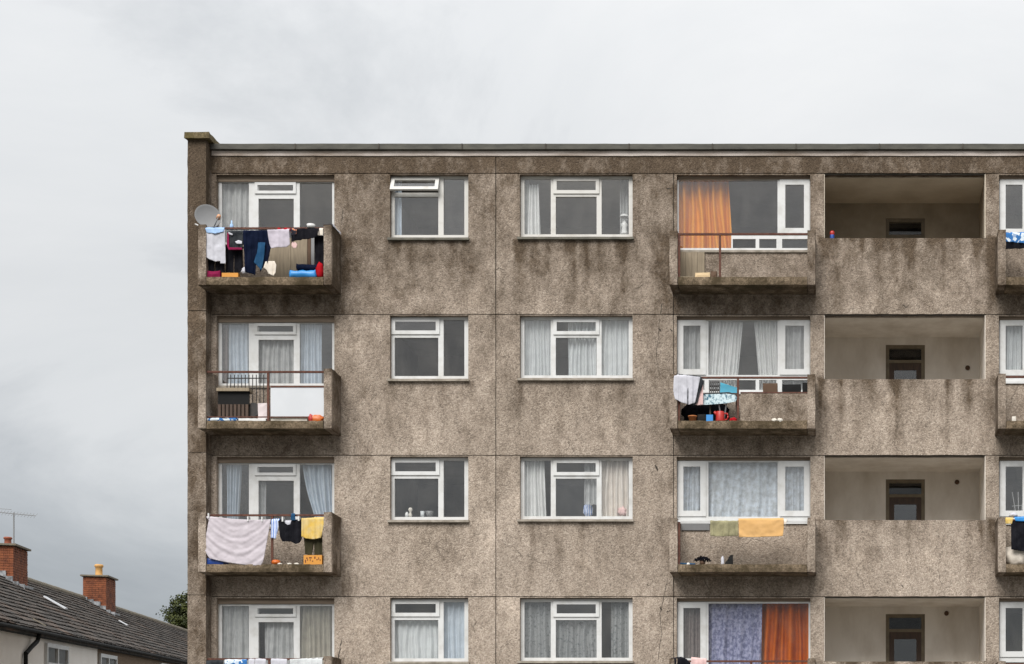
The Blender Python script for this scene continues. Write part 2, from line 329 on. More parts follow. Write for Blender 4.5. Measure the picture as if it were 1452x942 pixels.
# ------------------------------------------------------------------ mesh building
OFF = {}
class MB:
    def __init__(self): self.v = []; self.f = []; self.attr = None
    def add(self, vs_, fs):
        b = len(self.v); self.v += [Vector(p) for p in vs_]; self.f += [tuple(b + i for i in q) for q in fs]
    def box(self, x0, x1, y0, y1, z0, z1):
        if x0 > x1: x0, x1 = x1, x0
        if y0 > y1: y0, y1 = y1, y0
        if z0 > z1: z0, z1 = z1, z0
        self.add([(x0, y0, z0), (x1, y0, z0), (x1, y1, z0), (x0, y1, z0), (x0, y0, z1), (x1, y0, z1), (x1, y1, z1), (x0, y1, z1)],
                 [(0, 3, 2, 1), (4, 5, 6, 7), (0, 1, 5, 4), (1, 2, 6, 5), (2, 3, 7, 6), (3, 0, 4, 7)])
        return self
    def hexa(self, pts):       # eight corners, bottom ring then top ring
        self.add(pts, [(0, 3, 2, 1), (4, 5, 6, 7), (0, 1, 5, 4), (1, 2, 6, 5), (2, 3, 7, 6), (3, 0, 4, 7)]); return self
    def tube(self, p, q, r, n=10, r2=None):
        p, q = Vector(p), Vector(q); d = (q - p).normalized(); a = d.orthogonal().normalized(); b = d.cross(a); r2 = r if r2 is None else r2
        vs_ = [p + (a * math.cos(t) + b * math.sin(t)) * r for t in [2 * math.pi * i / n for i in range(n)]]
        vs_ += [q + (a * math.cos(t) + b * math.sin(t)) * r2 for t in [2 * math.pi * i / n for i in range(n)]]
        self.add(vs_, [(i, (i + 1) % n, n + (i + 1) % n, n + i) for i in range(n)] + [tuple(range(n - 1, -1, -1)), tuple(range(n, 2 * n))]); return self
    def path(self, pts, r, n=8):
        for a, b in zip(pts, pts[1:]): self.tube(a, b, r, n)
        return self
    def lathe(self, c, prof, n=20, axis=Vector((0, 0, 1))):
        c = Vector(c); axis = axis.normalized(); a = axis.orthogonal().normalized(); b = axis.cross(a); b0 = len(self.v)
        for r, h in prof:
            for i in range(n):
                t = 2 * math.pi * i / n; self.v.append(c + axis * h + (a * math.cos(t) + b * math.sin(t)) * r)
        for k in range(len(prof) - 1):
            for i in range(n):
                self.f.append((b0 + k * n + i, b0 + k * n + (i + 1) % n, b0 + (k + 1) * n + (i + 1) % n, b0 + (k + 1) * n + i))
        return self
    def rough_box(self, x0, x1, y0, y1, z0, z1, res=0.06, amp=0.006, seed=0.0):
        def ax(a, b): n = max(1, int(round((b - a) / res))); return [a + (b - a) * i / n for i in range(n + 1)]
        X, Y, Z = ax(x0, x1), ax(y0, y1), ax(z0, z1); idx = {}
        cx, cy, cz = (x0 + x1) / 2, (y0 + y1) / 2, (z0 + z1) / 2
        def vid(x, y, z):
            k = (round(x, 5), round(y, 5), round(z, 5))
            if k not in idx:
                p = Vector((x, y, z)); n = mnoise.noise_vector(p * 6 + Vector((seed, 0, 0))) + 0.6 * mnoise.noise_vector(p * 17 + Vector((0, seed, 0)))
                ex = (x in (x0, x1)) + (y in (y0, y1)) + (z in (z0, z1))
                q = p + n * amp
                if ex >= 2:       # worn arris
                    w_ = amp * (1.0 + 1.6 * max(0, mnoise.noise(p * 5 + Vector((9, seed, 0)))))
                    q += Vector((cx - x if x in (x0, x1) else 0, cy - y if y in (y0, y1) else 0, cz - z if z in (z0, z1) else 0)).normalized() * w_
                idx[k] = len(self.v); self.v.append(q)
            return idx[k]
        for A, B, mk, flip in ((X, Y, lambda a, b: (a, b, z0), True), (X, Y, lambda a, b: (a, b, z1), False), (X, Z, lambda a, b: (a, y0, b), False),
                               (X, Z, lambda a, b: (a, y1, b), True), (Y, Z, lambda a, b: (x0, a, b), True), (Y, Z, lambda a, b: (x1, a, b), False)):
            for i in range(len(A) - 1):
                for j in range(len(B) - 1):
                    q = [vid(*mk(A[i], B[j])), vid(*mk(A[i + 1], B[j])), vid(*mk(A[i + 1], B[j + 1])), vid(*mk(A[i], B[j + 1]))]
                    self.f.append(tuple(reversed(q)) if flip else tuple(q))
        return self
    def build(self, name, mat, parent=None, smooth=False, kind=None, label=None, cat=None, group=None, origin=None):
        if parent is not None: off = OFF[parent.name]
        elif origin is not None: off = Vector(origin)
        else:
            xs = [p.x for p in self.v]; ys = [p.y for p in self.v]; zs = [p.z for p in self.v]
            off = Vector(((min(xs) + max(xs)) / 2, (min(ys) + max(ys)) / 2, min(zs)))
        me = bpy.data.meshes.new(name); me.from_pydata([p - off for p in self.v], [], self.f); me.update()
        if smooth: me.polygons.foreach_set('use_smooth', [True] * len(me.polygons))
        if self.attr:
            a = me.attributes.new('grime_shade', 'FLOAT', 'POINT'); a.data.foreach_set('value', self.attr)
        me.materials.append(MATS[mat] if isinstance(mat, str) else mat)
        o = bpy.data.objects.new(name, me); col.objects.link(o)
        if parent is not None: o.parent = parent
        else: o.location = off
        OFF[o.name] = off
        tag(o, label, cat, group, kind)
        return o
def tag(o, label=None, cat=None, group=None, kind=None):
    if label: o['label'] = label
    if cat: o['category'] = cat
    if group: o['group'] = group
    if kind: o['kind'] = kind
def empty(name, loc, label, cat, group=None):
    o = bpy.data.objects.new(name, None); col.objects.link(o); o.location = loc; OFF[o.name] = Vector(loc)
    o.empty_display_size = 0.2
    tag(o, label, cat, group); return o

# ------------------------------------------------------------------ ground
def ground_z(x, y):
    t = min(1.0, max(0.0, (-15.0 - x) / 3.0)); t = t * t * (3 - 2 * t)
    return t * max(0.0, min(5.0, 0.0503 * (y - 2.0)))
m, N, L = new_mat('tarmac_ground')
p = _pos(N, L); a1 = _noise(N, L, 0.25, 6, 0.6, p); a2 = _noise(N, L, 9, 5, 0.7, p)
c = _ramp(N, L, a1.outputs['Fac'], [(0.4, (0.10, 0.098, 0.085)), (0.62, (0.13, 0.122, 0.108))]).outputs[0]
c = _mix(N, L, 1.0, c, _ramp(N, L, a2.outputs['Fac'], [(0.3, 0.6), (0.7, 1.3)]).outputs[0], 'MULTIPLY')
_finish(N, L, c, 0.95, a2.outputs['Fac'], 0.04, 0.6)
g = MB()
gx = [-900, -400, -150, -80] + [-60 + 3 * i for i in range(30)] + [40, 80, 150, 400, 900]
gy = [-900, -400, -150, -80] + [-50 + 4 * i for i in range(45)] + [150, 220, 400, 900]
for y in gy:
    for x in gx: g.v.append(Vector((x, y, ground_z(x, y))))
nx = len(gx)
g.f = [(j * nx + i, j * nx + i + 1, (j + 1) * nx + i + 1, (j + 1) * nx + i) for j in range(len(gy) - 1) for i in range(nx - 1)]
g.build('ground', 'tarmac_ground', smooth=True, kind='structure', origin=(0, 0, 0))
pm('paving', (0.27, 0.26, 0.245), (0.19, 0.185, 0.175), 1.2, 0.9, 0.3)
MB().box(-12.9, 9.4, -3.2, -0.9, -0.2, 0.004).build('pavement', 'paving', kind='structure')

# ------------------------------------------------------------------ apartment block
block = empty('apartment_block', (PX(960), 5.0, 0.0), 'five storey pebbledash concrete apartment block with balconies and flat roof', 'building')
BACK = 0.25           # wall thickness
BALC = 0.68           # how far the balconies stand out
XR = 1640             # the block goes on past the frame to here
def fbm(x, y, sx, sy, seed): return mnoise.fractal(Vector((x * sx, y * sy, seed)), 1.0, 2.0, 4)

SILLS = []            # (x0, x1, y)
for r in range(4):
    SILLS += [(550, 666, J[r] + 94, 0.40), (734, 899, J[r] + 93, 0.40)]
CHEEKS = [(298, 484), (954, 1157), (1411, 1617)]
def grime_shade(x, y):
    """weather staining in facade pixels: dirtier towards the roof, runs under sills, soot beside the balcony cheeks, mould and painted shade under the slabs"""
    t = max(0.0, min(1.0, (y - 215) / 560.0))
    g_ = 0.55 * (1 - t) ** 1.7 + 0.0
    if y < 247: g_ += 0.22
    for x0, x1, ys, a in SILLS:
        if x0 - 6 < x < x1 + 6 and ys <= y < ys + 110:
            edge = 1.0 + 0.9 * math.exp(-min(abs(x - x0), abs(x - x1)) / 7.0)
            n = max(0.0, 0.55 + 1.5 * fbm(x, 0, 0.055, 1, ys))
            g_ += a * n * edge * math.exp(-(y - ys) / (26 + 30 * n)) * (1.15 if y < 450 else 0.62)
    for r in range(5):
        if r < 4 and 1157 < x < 1411 and J[r] + 90 <= y < J[r] + 200:
            n = max(0.0, 0.6 + 1.4 * fbm(x, 0, 0.05, 1, r * 3.1)); g_ += 0.62 * n * math.exp(-(y - J[r] - 91) / (14 + 26 * n))
        dy = y - J[r]
        if 0 <= dy < 60 and r > 0:
            n = max(0.0, 0.2 + 1.6 * fbm(x, 0, 0.035, 1, r * 7.7)); g_ += 0.22 * n * math.exp(-dy / 22.0)
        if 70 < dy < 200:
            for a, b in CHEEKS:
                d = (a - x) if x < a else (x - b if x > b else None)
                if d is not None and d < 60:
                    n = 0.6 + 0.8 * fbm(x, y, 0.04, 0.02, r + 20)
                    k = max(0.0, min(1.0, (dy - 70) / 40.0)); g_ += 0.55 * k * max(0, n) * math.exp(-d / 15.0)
                elif d is None and dy > 170: g_ += 0.26  # band under the slabs: some mould, mostly shade painted into the wall colour
    if 925 < x < 958: g_ += 0.20 * max(0, 0.6 + fbm(x, y, 0.06, 0.012, 4)) * (1 - t * 0.5)
    if 470 < x < 555 and y < 460: g_ += 0.20 * max(0, 0.5 + fbm(x, y, 0.03, 0.008, 9))
    return g_

def panel(x0, x1, y0, y1, holes=(), name='wall_panel', Yf=0.0, thick=BACK, gap=0.55, extra=0.0, res=6.0, bow=0.004):
    """one precast pebbledash panel, facade pixels; holes cut right through with their reveals"""
    x0, x1, y0, y1 = x0 + gap, x1 - gap, y0 + gap, y1 - gap
    def axis(a, b, cuts):
        c_ = sorted(set([a, b] + [q for q in cuts if a < q < b])); out_ = []
        for p_, q_ in zip(c_, c_[1:]):
            n = max(1, int(round((q_ - p_) / res))); out_ += [p_ + (q_ - p_) * i / n for i in range(n)]
        return out_ + [b]
    hx = [h[0] for h in holes] + [h[1] for h in holes]; hy = [h[2] for h in holes] + [h[3] for h in holes]
    A, B = axis(x0, x1, hx), axis(y0, y1, hy); M = MB(); M.attr = []; ids = {}
    def vid(i, j):
        if (i, j) not in ids:
            ids[(i, j)] = len(M.v); x, y = A[i], B[j]
            jx = 0.55 * mnoise.noise(Vector((y * .09, x * .3, 1))) if i in (0, len(A) - 1) else 0.0
            jy = 0.55 * mnoise.noise(Vector((x * .09, y * .3, 2))) if j in (0, len(B) - 1) else 0.0
            M.v.append(Vector((PX(x + jx), Yf + bow * fbm(x, y, 0.02, 0.02, 3), PZ(y + jy)))); M.attr.append(grime_shade(x, y) + extra)
        return ids[(i, j)]
    edges = {}
    for i in range(len(A) - 1):
        for j in range(len(B) - 1):
            mx_, my_ = (A[i] + A[i + 1]) / 2, (B[j] + B[j + 1]) / 2
            if any(h[0] < mx_ < h[1] and h[2] < my_ < h[3] for h in holes): continue
            q = (vid(i, j), vid(i, j + 1), vid(i + 1, j + 1), vid(i + 1, j)); M.f.append(q)
            for k in range(4):
                e_ = (q[k], q[(k + 1) % 4]); edges[e_] = 1
    bk = {}
    def bid(i):
        if i not in bk:
            bk[i] = len(M.v); p_ = M.v[i]; M.v.append(Vector((p_.x, Yf + thick, p_.z))); M.attr.append(M.attr[i] * 0.5 + 0.1)
        return bk[i]
    for a, b in edges:
        if (b, a) not in edges: M.f.append((b, a, bid(a), bid(b)))
    return M.build(name, 'pebble', block)

HA, HB, HC, HD, HE = (307, 474), (553, 664), (737, 897), (959.5, 1149), (1416.5, 1606)
HBOT_D = [J[0] + 110, J[1] + 111, J[2] + 95, J[3] + 111]
HBOT_E = [J[0] + 96, J[1] + 96, J[2] + 96, J[3] + 111]
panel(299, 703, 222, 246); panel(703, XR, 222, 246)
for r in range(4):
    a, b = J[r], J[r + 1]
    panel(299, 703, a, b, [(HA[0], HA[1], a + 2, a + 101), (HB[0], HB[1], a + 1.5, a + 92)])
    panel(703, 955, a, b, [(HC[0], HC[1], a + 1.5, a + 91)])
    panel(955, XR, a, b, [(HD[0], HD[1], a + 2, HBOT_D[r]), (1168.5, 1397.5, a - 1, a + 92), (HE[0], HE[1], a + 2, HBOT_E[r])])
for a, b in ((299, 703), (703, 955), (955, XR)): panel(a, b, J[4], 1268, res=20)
# dark filler seen in the joints, kept clear of every opening
def filler(x0, x1, y0, y1): MB().box(PX(x0), PX(x1), 0.03, 0.09, PZ(y0), PZ(y1)).build('joint_seal', 'joint_filler', block)
for r in range(5): filler(299, XR, J[r] - 1.5, J[r] + 1.2)
filler(701.8, 704.2, 215, 1268); filler(953.8, 956.2, 247, 1268)
# gable wall standing proud of the facade at the corner, with its mossy coping
FX0, FX1 = at(265.5, 0, -0.3).x, at(292.5, 0, -0.3).x
def PXi(X): return X * S + CX
ys_ = [199, 446.5, 645.8, 846.3, 1047, 1268]
for a, b in zip(ys_, ys_[1:]):
    panel(PXi(FX0), PXi(FX1), a, b, name='gable_pier_panel', Yf=-0.3, thick=0.3, gap=0.4, extra=0.5, bow=0.006)
MB().rough_box(FX0 + .004, FX1 - .004, 0.0, 10.2, 0.0, PZ(199.5), 0.5, 0.003).build('gable_wall', 'cheek_concrete', block)
MB().box(FX0 + 0.03, FX1 - 0.03, -0.24, -0.02, 0, PZ(201)).build('joint_seal', 'joint_filler', block)
c0, c1 = at(261, 187, -0.40), at(296.5, 195.5, -0.40)
MB().rough_box(c0.x, c1.x, -0.40, 10.3, c1.z, c0.z, 0.12, 0.008).build('coping', 'cap_concrete', block)
# roof edge
xl = FX1 + 0.004
MB().rough_box(xl, PX(XR), -0.10, 0.05, PZ(214.2), PZ(206.3), 0.3, 0.004).build('roof_fascia', 'fascia_felt', block)
MB().rough_box(xl, PX(XR), -0.025, 0.05, PZ(221.8), PZ(214.6), 0.25, 0.004).build('roof_flashing', 'pale_flashing', block)
for x in range(420, 1640, 118):
    MB().box(PX(x), PX(x + 1.6), -0.112, -0.09, PZ(214), PZ(206.6)).build('fascia_joint', 'joint_filler', block)
MB().box(xl, PX(XR), 0.06, 10.0, PZ(214), PZ(209)).build('roof', 'roof_felt', block)
MB().box(FX1 + .01, PX(XR), 10.0, 10.25, 0, PZ(214.5)).build('rear_wall', 'cheek_concrete', block)
MB().box(PX(XR), PX(XR) + .2, 0.01, 10.25, 0, PZ(209)).build('party_wall', 'cheek_concrete', block)

# ------------------------------------------------------------------ windows
YW = 0.12      # outer face of the window frames
def px_bar(M, x0, x1, y0, y1, Y=YW, d=0.06):
    a, b = at(x0, y0, Y), at(x1, y1, Y); M.box(a.x, b.x, Y, Y + d, a.z, b.z)
def px_ring(M, x0, x1, y0, y1, t, Y=YW, d=0.06, tb=None):
    tb = tb or t
    px_bar(M, x0, x1, y0, y0 + t, Y, d); px_bar(M, x0, x1, y1 - tb, y1, Y, d)
    px_bar(M, x0, x0 + t, y0 + t, y1 - tb, Y, d); px_bar(M, x1 - t, x1, y0 + t, y1 - tb, Y, d)
def pane(win, x0, x1, y0, y1, Y=YW + 0.03, mat='glass'):
    a, b = at(x0, y0, Y), at(x1, y1, Y); MB().box(a.x, b.x, Y, Y + 0.006, a.z, b.z).build('pane', mat, win)
def room(x0, x1, y0, y1, deep=3.2, mat=None):
    mat = mat or random.choice(('room_paint', 'room_pale', 'room_dim'))
    """the room behind a window, open to the front"""
    X0, X1, Z0, Z1 = PX(x0) - .25, PX(x1) + .25, PZ(y1) - 0.5, PZ(y0) + .03; Y0, Y1 = BACK + .004, BACK + deep
    M = MB(); M.add([(X0, Y0, Z0), (X1, Y0, Z0), (X1, Y1, Z0), (X0, Y1, Z0), (X0, Y0, Z1), (X1, Y0, Z1), (X1, Y1, Z1), (X0, Y1, Z1)],
                    [(0, 1, 2, 3), (4, 7, 6, 5), (3, 2, 6, 7), (0, 3, 7, 4), (1, 5, 6, 2)])
    return M.build('room', mat, block)
def sill(win, x0, x1, y, mat='sill_stone', out_=0.07, h=3.2):
    MB().rough_box(PX(x0), PX(x1), -out_, 0.15, PZ(y + h), PZ(y), 0.12, 0.003).build('sill', mat, win)
def vent(win, x0, x1, y0, y1, t, opened=0.0, mat='old_white_paint', proud=0.025):
    Y = YW - proud; M = MB(); px_ring(M, x0, x1, y0, y1, t, Y, 0.045)
    G = MB(); a, b = at(x0 + t, y0 + t, Y + .02), at(x1 - t, y1 - t, Y + .02); G.box(a.x, b.x, Y + .02, Y + .026, a.z, b.z)
    if opened:
        h = at(x0, y0, Y); piv = Vector((0, Y, h.z)); rot = Matrix.Rotation(-opened, 3, 'X')
        for q in (M, G): q.v = [rot @ (p_ - piv) + piv for p_ in q.v]
    M.build('vent_sash', mat, win); G.build('pane', 'glass', win)

for r in range(4):
    j = J[r]
    # A: three lights onto the corner balcony
    M = MB(); x0, x1, y0, y1 = 308, 478, j + 9.5, j + 102
    px_bar(M, x0, x1, y0, y0 + 3.5); px_bar(M, x0, x1, y1 - 4, y1)
    px_bar(M, x0, 314.5, y0 + 3.5, y1 - 4); px_bar(M, 471, x1, y0 + 3.5, y1 - 4)
    px_bar(M, 353, 366.5, y0 + 3.5, y1 - 4); px_bar(M, 416.5, 425, y0 + 3.5, y1 - 4)
    px_bar(M, 366.5, 416.5, j + 28.5, j + 36)
    win = M.build('window', 'upvc', block)
    pane(win, 314.5, 353, y0 + 3.5, y1 - 4); pane(win, 425, 471, y0 + 3.5, y1 - 4); pane(win, 366.5, 416.5, j + 36, y1 - 4)
    vent(win, 361, 419.5, j + 12.5, j + 28.5, 4.0, mat='upvc')
    MB().box(PX(305), PX(480), 0.085, 0.2, PZ(j + 9.5), PZ(j + 1)).build('head_board', 'head_timber', win)
    MB().box(PX(306), PX(476), -0.02, 0.16, PZ(j + 104.5), PZ(j + 101.2)).build('sill', 'sill_stone', win)
    room(HA[0], HA[1], j, j + 102)
    # B: two lights with a top-hung vent
    M = MB(); x0, x1, y0, y1 = 554.5, 666, j + 3.5, j + 92.5
    px_bar(M, x0, x1, y0, y0 + 4); px_bar(M, x0, x1, y1 - 5, y1)
    px_bar(M, x0, x0 + 5, y0 + 4, y1 - 5); px_bar(M, 658.5, x1, y0 + 4, y1 - 5); px_bar(M, 621.5, 629, y0 + 4, y1 - 5)
    px_bar(M, x0 + 5, 621.5, j + 27.5, j + 33)
    win = M.build('window', 'old_white_paint' if r < 1 else 'upvc', block)
    pane(win, x0 + 5, 621.5, j + 33, y1 - 5); pane(win, 629, 658.5, y0 + 4, y1 - 5)
    vent(win, 555, 623, j + 5, j + 28, 5.2, opened=R(26) if r == 0 else 0.0, mat='old_white_paint' if r < 1 else 'upvc')
    sill(win, 550, 666, j + 92.3, 'sill_dark' if r == 0 else 'sill_stone')
    room(HB[0], HB[1], j, j + 92)
    # C: three lights with a vent in the middle one
    M = MB(); x0, x1, y0, y1 = 738.5, 899, j + 3.5, j + 91.5
    px_bar(M, x0, x1, y0, y0 + 4); px_bar(M, x0, x1, y1 - 5, y1)
    px_bar(M, x0, x0 + 5, y0 + 4, y1 - 5); px_bar(M, 891.5, x1, y0 + 4, y1 - 5)
    px_bar(M, 781, 788, y0 + 4, y1 - 5); px_bar(M, 846, 853, y0 + 4, y1 - 5); px_bar(M, 788, 846, j + 28, j + 33)
    win = M.build('window', 'old_white_paint' if r < 1 else 'upvc', block)
    pane(win, x0 + 5, 781, y0 + 4, y1 - 5); pane(win, 853, 891.5, y0 + 4, y1 - 5); pane(win, 788, 846, j + 33, y1 - 5)
    vent(win, 784.5, 849.5, j + 6, j + 28.5, 4.8, mat='old_white_paint' if r < 1 else 'upvc')
    sill(win, 734, 899, j + 91.3, 'sill_dark' if r == 0 else 'sill_stone')
    room(HC[0], HC[1], j, j + 92)
    # D and E: wide picture window between casements, low lights under it
    for kind, ox, bot in (('D', 0, HBOT_D[r]), ('E', 457, HBOT_E[r])):
        low = bot > j + 100; M = MB(); x0, x1, y0 = 960 + ox, 1149 + ox, j + 6
        tr0, tr1 = (j + 86, j + 93) if low else (j + 87, bot)
        if kind == 'D' and r == 3: tr0, tr1 = j + 96, j + 101
        full = kind == 'D' and r == 0      # one full-height light behind the orange curtain
        left = not (kind == 'D' and r == 0); right = not (kind == 'D' and r == 3)
        px_bar(M, x0, x1, y0, y0 + 3.5); px_bar(M, 1037 if full else x0, x1, tr0, tr1)
        tj = 9.0 if left else 3.0
        px_bar(M, x0, x0 + 2.5, y0 + 3.5, tr0); px_bar(M, x1 - 2.5, x1, y0 + 3.5, tr0)
        if left: px_bar(M, 1000 + ox, 1004.5 + ox, y0 + 3.5, tr0)
        if right: px_bar(M, 1102.5 + ox, 1107 + ox, y0 + 3.5, tr0)
        if low:
            px_bar(M, x0, x1, bot - 4, bot); px_bar(M, x0, x0 + 4, tr1, bot - 4); px_bar(M, x1 - 4, x1, tr1, bot - 4)
            if full: px_bar(M, x0, x0 + 2.5, tr0, tr1); px_bar(M, 1037, 1039, tr1, bot - 4)
            for xm, wd in ((1002, 6), (1074, 5), (1105, 8))[1 if full else 0:]: px_bar(M, xm + ox - wd / 2, xm + ox + wd / 2, tr1, bot - 4)
        win = M.build('window', 'upvc', block)
        if left:
            K = MB(); px_ring(K, x0 + 1, 1001 + ox, y0 + 2, tr0 - 0.5, 8, YW - 0.02, 0.05); K.build('casement_sash', 'upvc', win)
            pane(win, x0 + 9, 993 + ox, y0 + 10, tr0 - 8.5, YW)
        if right:
            K = MB(); px_ring(K, 1105.5 + ox, x1 - 1, y0 + 2, tr0 - 0.5, 8, YW - 0.02, 0.05); K.build('casement_sash', 'upvc', win)
            pane(win, 1113.5 + ox, x1 - 9, y0 + 10, tr0 - 8.5, YW)
        pane(win, (1004.5 + ox) if left else x0 + 2.5, (1102.5 + ox) if right else x1 - 2.5, y0 + 3.5, tr0, mat='glass_dim' if kind == 'D' and r == 3 else 'glass')
        if full: pane(win, x0 + 2.5, 1037, tr0 + .2, bot - 4)
        if low:
            for a, b in ((x0 + 4, 999 + ox), ((1039 if full else 1005) + ox, 1071.5 + ox), (1076.5 + ox, 1101 + ox), (1109 + ox, x1 - 4))[1 if full else 0:]: pane(win, a, b, tr1, bot - 4)
        MB().box(PX(x0 - 4), PX(x1 + 4), 0.09, 0.2, PZ(y0), PZ(j + 1)).build('head_board', 'head_timber', win)
        MB().box(PX(x0 - 1), PX(x1 + 1), -0.03, 0.16, PZ(bot + 2.5), PZ(bot - 0.6)).build('sill', 'upvc' if r in (1, 2) else 'sill_stone', win)
        room(x0, x1, j, bot)

# ------------------------------------------------------------------ loggias
LD = 1.75
for r in range(4):
    j = J[r]; mt = 'plaster_dirty' if r == 0 else 'plaster_cream'
    X0, X1, Zc, Zf = PX(1168.5), PX(1397.5), PZ(j + 0.6), PZ(j + 161)
    dx0, dx1 = at(1256, 0, LD).x, at(1311.5, 0, LD).x
    dz1 = PZ(j + 11) if r else PZ(j + 23)
    dz0 = Zf if r else PZ(j + 52)
    M = MB()
    M.box(X0 - .2, X1 + .2, BACK + .002, LD + .2, Zc, Zc + 0.16)                 # ceiling slab
    lg = M.build('loggia', 'plaster_grey' if r == 0 else mt, block)
    for xa, xb in ((X0, X0 + .012), (X1 - .012, X1)): MB().box(xa, xb, 0.02, BACK + .01, PZ(j + 91), Zc).build('pier_lining', 'plaster_grey' if r == 0 else mt, lg)
    MB().box(X0 - .2, X1 + .2, BACK + .002, LD + .2, Zf - .16, Zf).build('floor_slab', mt, lg)
    MB().box(X0 - .15, X0, BACK + .002, LD, Zf, Zc).build('side_wall', mt, lg)
    MB().box(X1, X1 + .15, BACK + .002, LD, Zf, Zc).build('side_wall', mt, lg)
    M = MB(); M.box(X0 - .15, dx0, LD, LD + .15, Zf, Zc); M.box(dx1, X1 + .15, LD, LD + .15, Zf, Zc); M.box(dx0, dx1, LD, LD + .15, dz1, Zc)
    if dz0 > Zf: M.box(dx0, dx1, LD, LD + .15, Zf, dz0)
    M.build('back_wall', mt, lg)
    ft = 0.07; Yd = LD + .02
    F_ = MB(); F_.box(dx0, dx0 + ft, Yd, Yd + .08, dz0, dz1); F_.box(dx1 - ft, dx1, Yd, Yd + .08, dz0, dz1); F_.box(dx0 + ft, dx1 - ft, Yd, Yd + .08, dz1 - ft, dz1)
    if r == 0:
        F_.box(dx0 + ft, dx1 - ft, Yd, Yd + .08, dz0, dz0 + ft)
        F_.build('window_frame', 'tan_timber', lg)
        MB().box(dx0 + ft, dx1 - ft, Yd + .03, Yd + .036, dz0 + ft, dz1 - ft).build('pane', 'glass_dim', lg)
    else:
        tz = dz1 - 0.30
        F_.box(dx0 + ft, dx1 - ft, Yd, Yd + .08, tz - .06, tz)
        F_.build('door_frame', 'tan_timber', lg)
        MB().box(dx0 + ft, dx1 - ft, Yd + .03, Yd + .036, tz, dz1 - ft).build('pane', 'glass_dim', lg)
        K = MB(); a, b, t_ = dx0 + ft, dx1 - ft, 0.10; zt = tz - .06
        K.box(a, a + t_, Yd + .01, Yd + .05, Zf, zt); K.box(b - t_, b, Yd + .01, Yd + .05, Zf, zt); K.box(a + t_, b - t_, Yd + .01, Yd + .05, zt - .14, zt); K.box(a + t_, b - t_, Yd + .01, Yd + .05, Zf, Zf + .9)
        K.build('door_leaf', 'brown_timber', lg)
        MB().box(a + t_, b - t_, Yd + .03, Yd + .036, Zf + .9, zt - .14).build('pane', 'glass', lg)
    # dim lobby behind the door
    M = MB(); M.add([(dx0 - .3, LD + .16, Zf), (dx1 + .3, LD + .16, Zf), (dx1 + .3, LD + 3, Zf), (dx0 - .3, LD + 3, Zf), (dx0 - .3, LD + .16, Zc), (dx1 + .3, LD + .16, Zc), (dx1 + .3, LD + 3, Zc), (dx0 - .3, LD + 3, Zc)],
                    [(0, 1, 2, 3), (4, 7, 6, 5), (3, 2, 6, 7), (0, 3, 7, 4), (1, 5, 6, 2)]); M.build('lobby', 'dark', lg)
    # wall vent
    if r: 
        q = at((1372, 1357, 1342)[r - 1], (522, 684, 870)[r - 1], LD); M = MB().lathe((q.x, LD - .001, q.z), [(.048, 0), (.048, .02), (.036, .025), (.001, .012)], 16, Vector((0, -1, 0))); M.build('wall_vent', 'box_brown', lg, True)

# ------------------------------------------------------------------ balconies
def balcony(x0, x1, r, top, posts, rail='rust', panel_from=None, seed=0):
    j = J[r]; Zt, Zf, Zb = PZ(j + top), PZ(j + 161), PZ(j + 172); X0, X1 = PX(x0), PX(x1); th = 0.15
    b = MB().rough_box(X0 + th, X1 - th, -BALC, -0.004, Zb, Zf, 0.07, 0.007, seed).build('balcony', 'slab_concrete', block)
    for a_, b_, k_ in ((X0, X0 + th, 3), (X1 - th, X1, 5)):
        M = MB().rough_box(a_, b_, -BALC - .006, -0.004, Zb - .006, Zt, 0.06, 0.007, seed + k_)
        hh = Zt - Zb; out_x = a_ if k_ == 3 else b_
        M.attr = [(0.34, 0.22, 0.10, 0.12)[r] + 0.45 * max(0, 1 - (Zt - q.z) / .22) + 0.3 * max(0, 1 - (q.z - Zb) / .2) + (0.35 if abs(q.x - out_x) < .02 and q.y > -.6 else 0) + 0.25 * mnoise.noise(q * 2.5) for q in M.v]
        M.build('cheek_wall', 'pebble', b)
    Yr = -BALC + .07; Zr = Zt - 0.045
    MB().box(X0 + th - .02, X1 - th + .02, Yr - .022, Yr + .022, Zr - .03, Zr + .005).build('top_rail', rail, b)
    for p_ in posts:
        X = at(p_, 0, Yr).x; MB().box(X - .02, X + .02, Yr - .018, Yr + .018, Zf, Zr - .03).build('rail_post', rail if rail != 'upvc' else 'rust', b)
    return b, Yr, Zf, Zr
bal = {}
for r in range(4):
    bal['A', r] = balcony(298, 484, r, 88, [(), (290.5, 380.5), (386,), (320, 382, 405, 450)][r] if r else (291.5,), seed=r * 11)
    bal['D', r] = balcony(954, 1157, r, 91 if r == 3 else 96, [(963, 1021), (1046.5, 963), (963,), (1065,)][r], 'upvc' if r == 2 else 'rust', seed=r * 13 + 50)
    bal['E', r] = balcony(1411, 1617, r, 95, [(1500,), (1500,), (1500,), (1500,)][r], seed=r * 17 + 90)
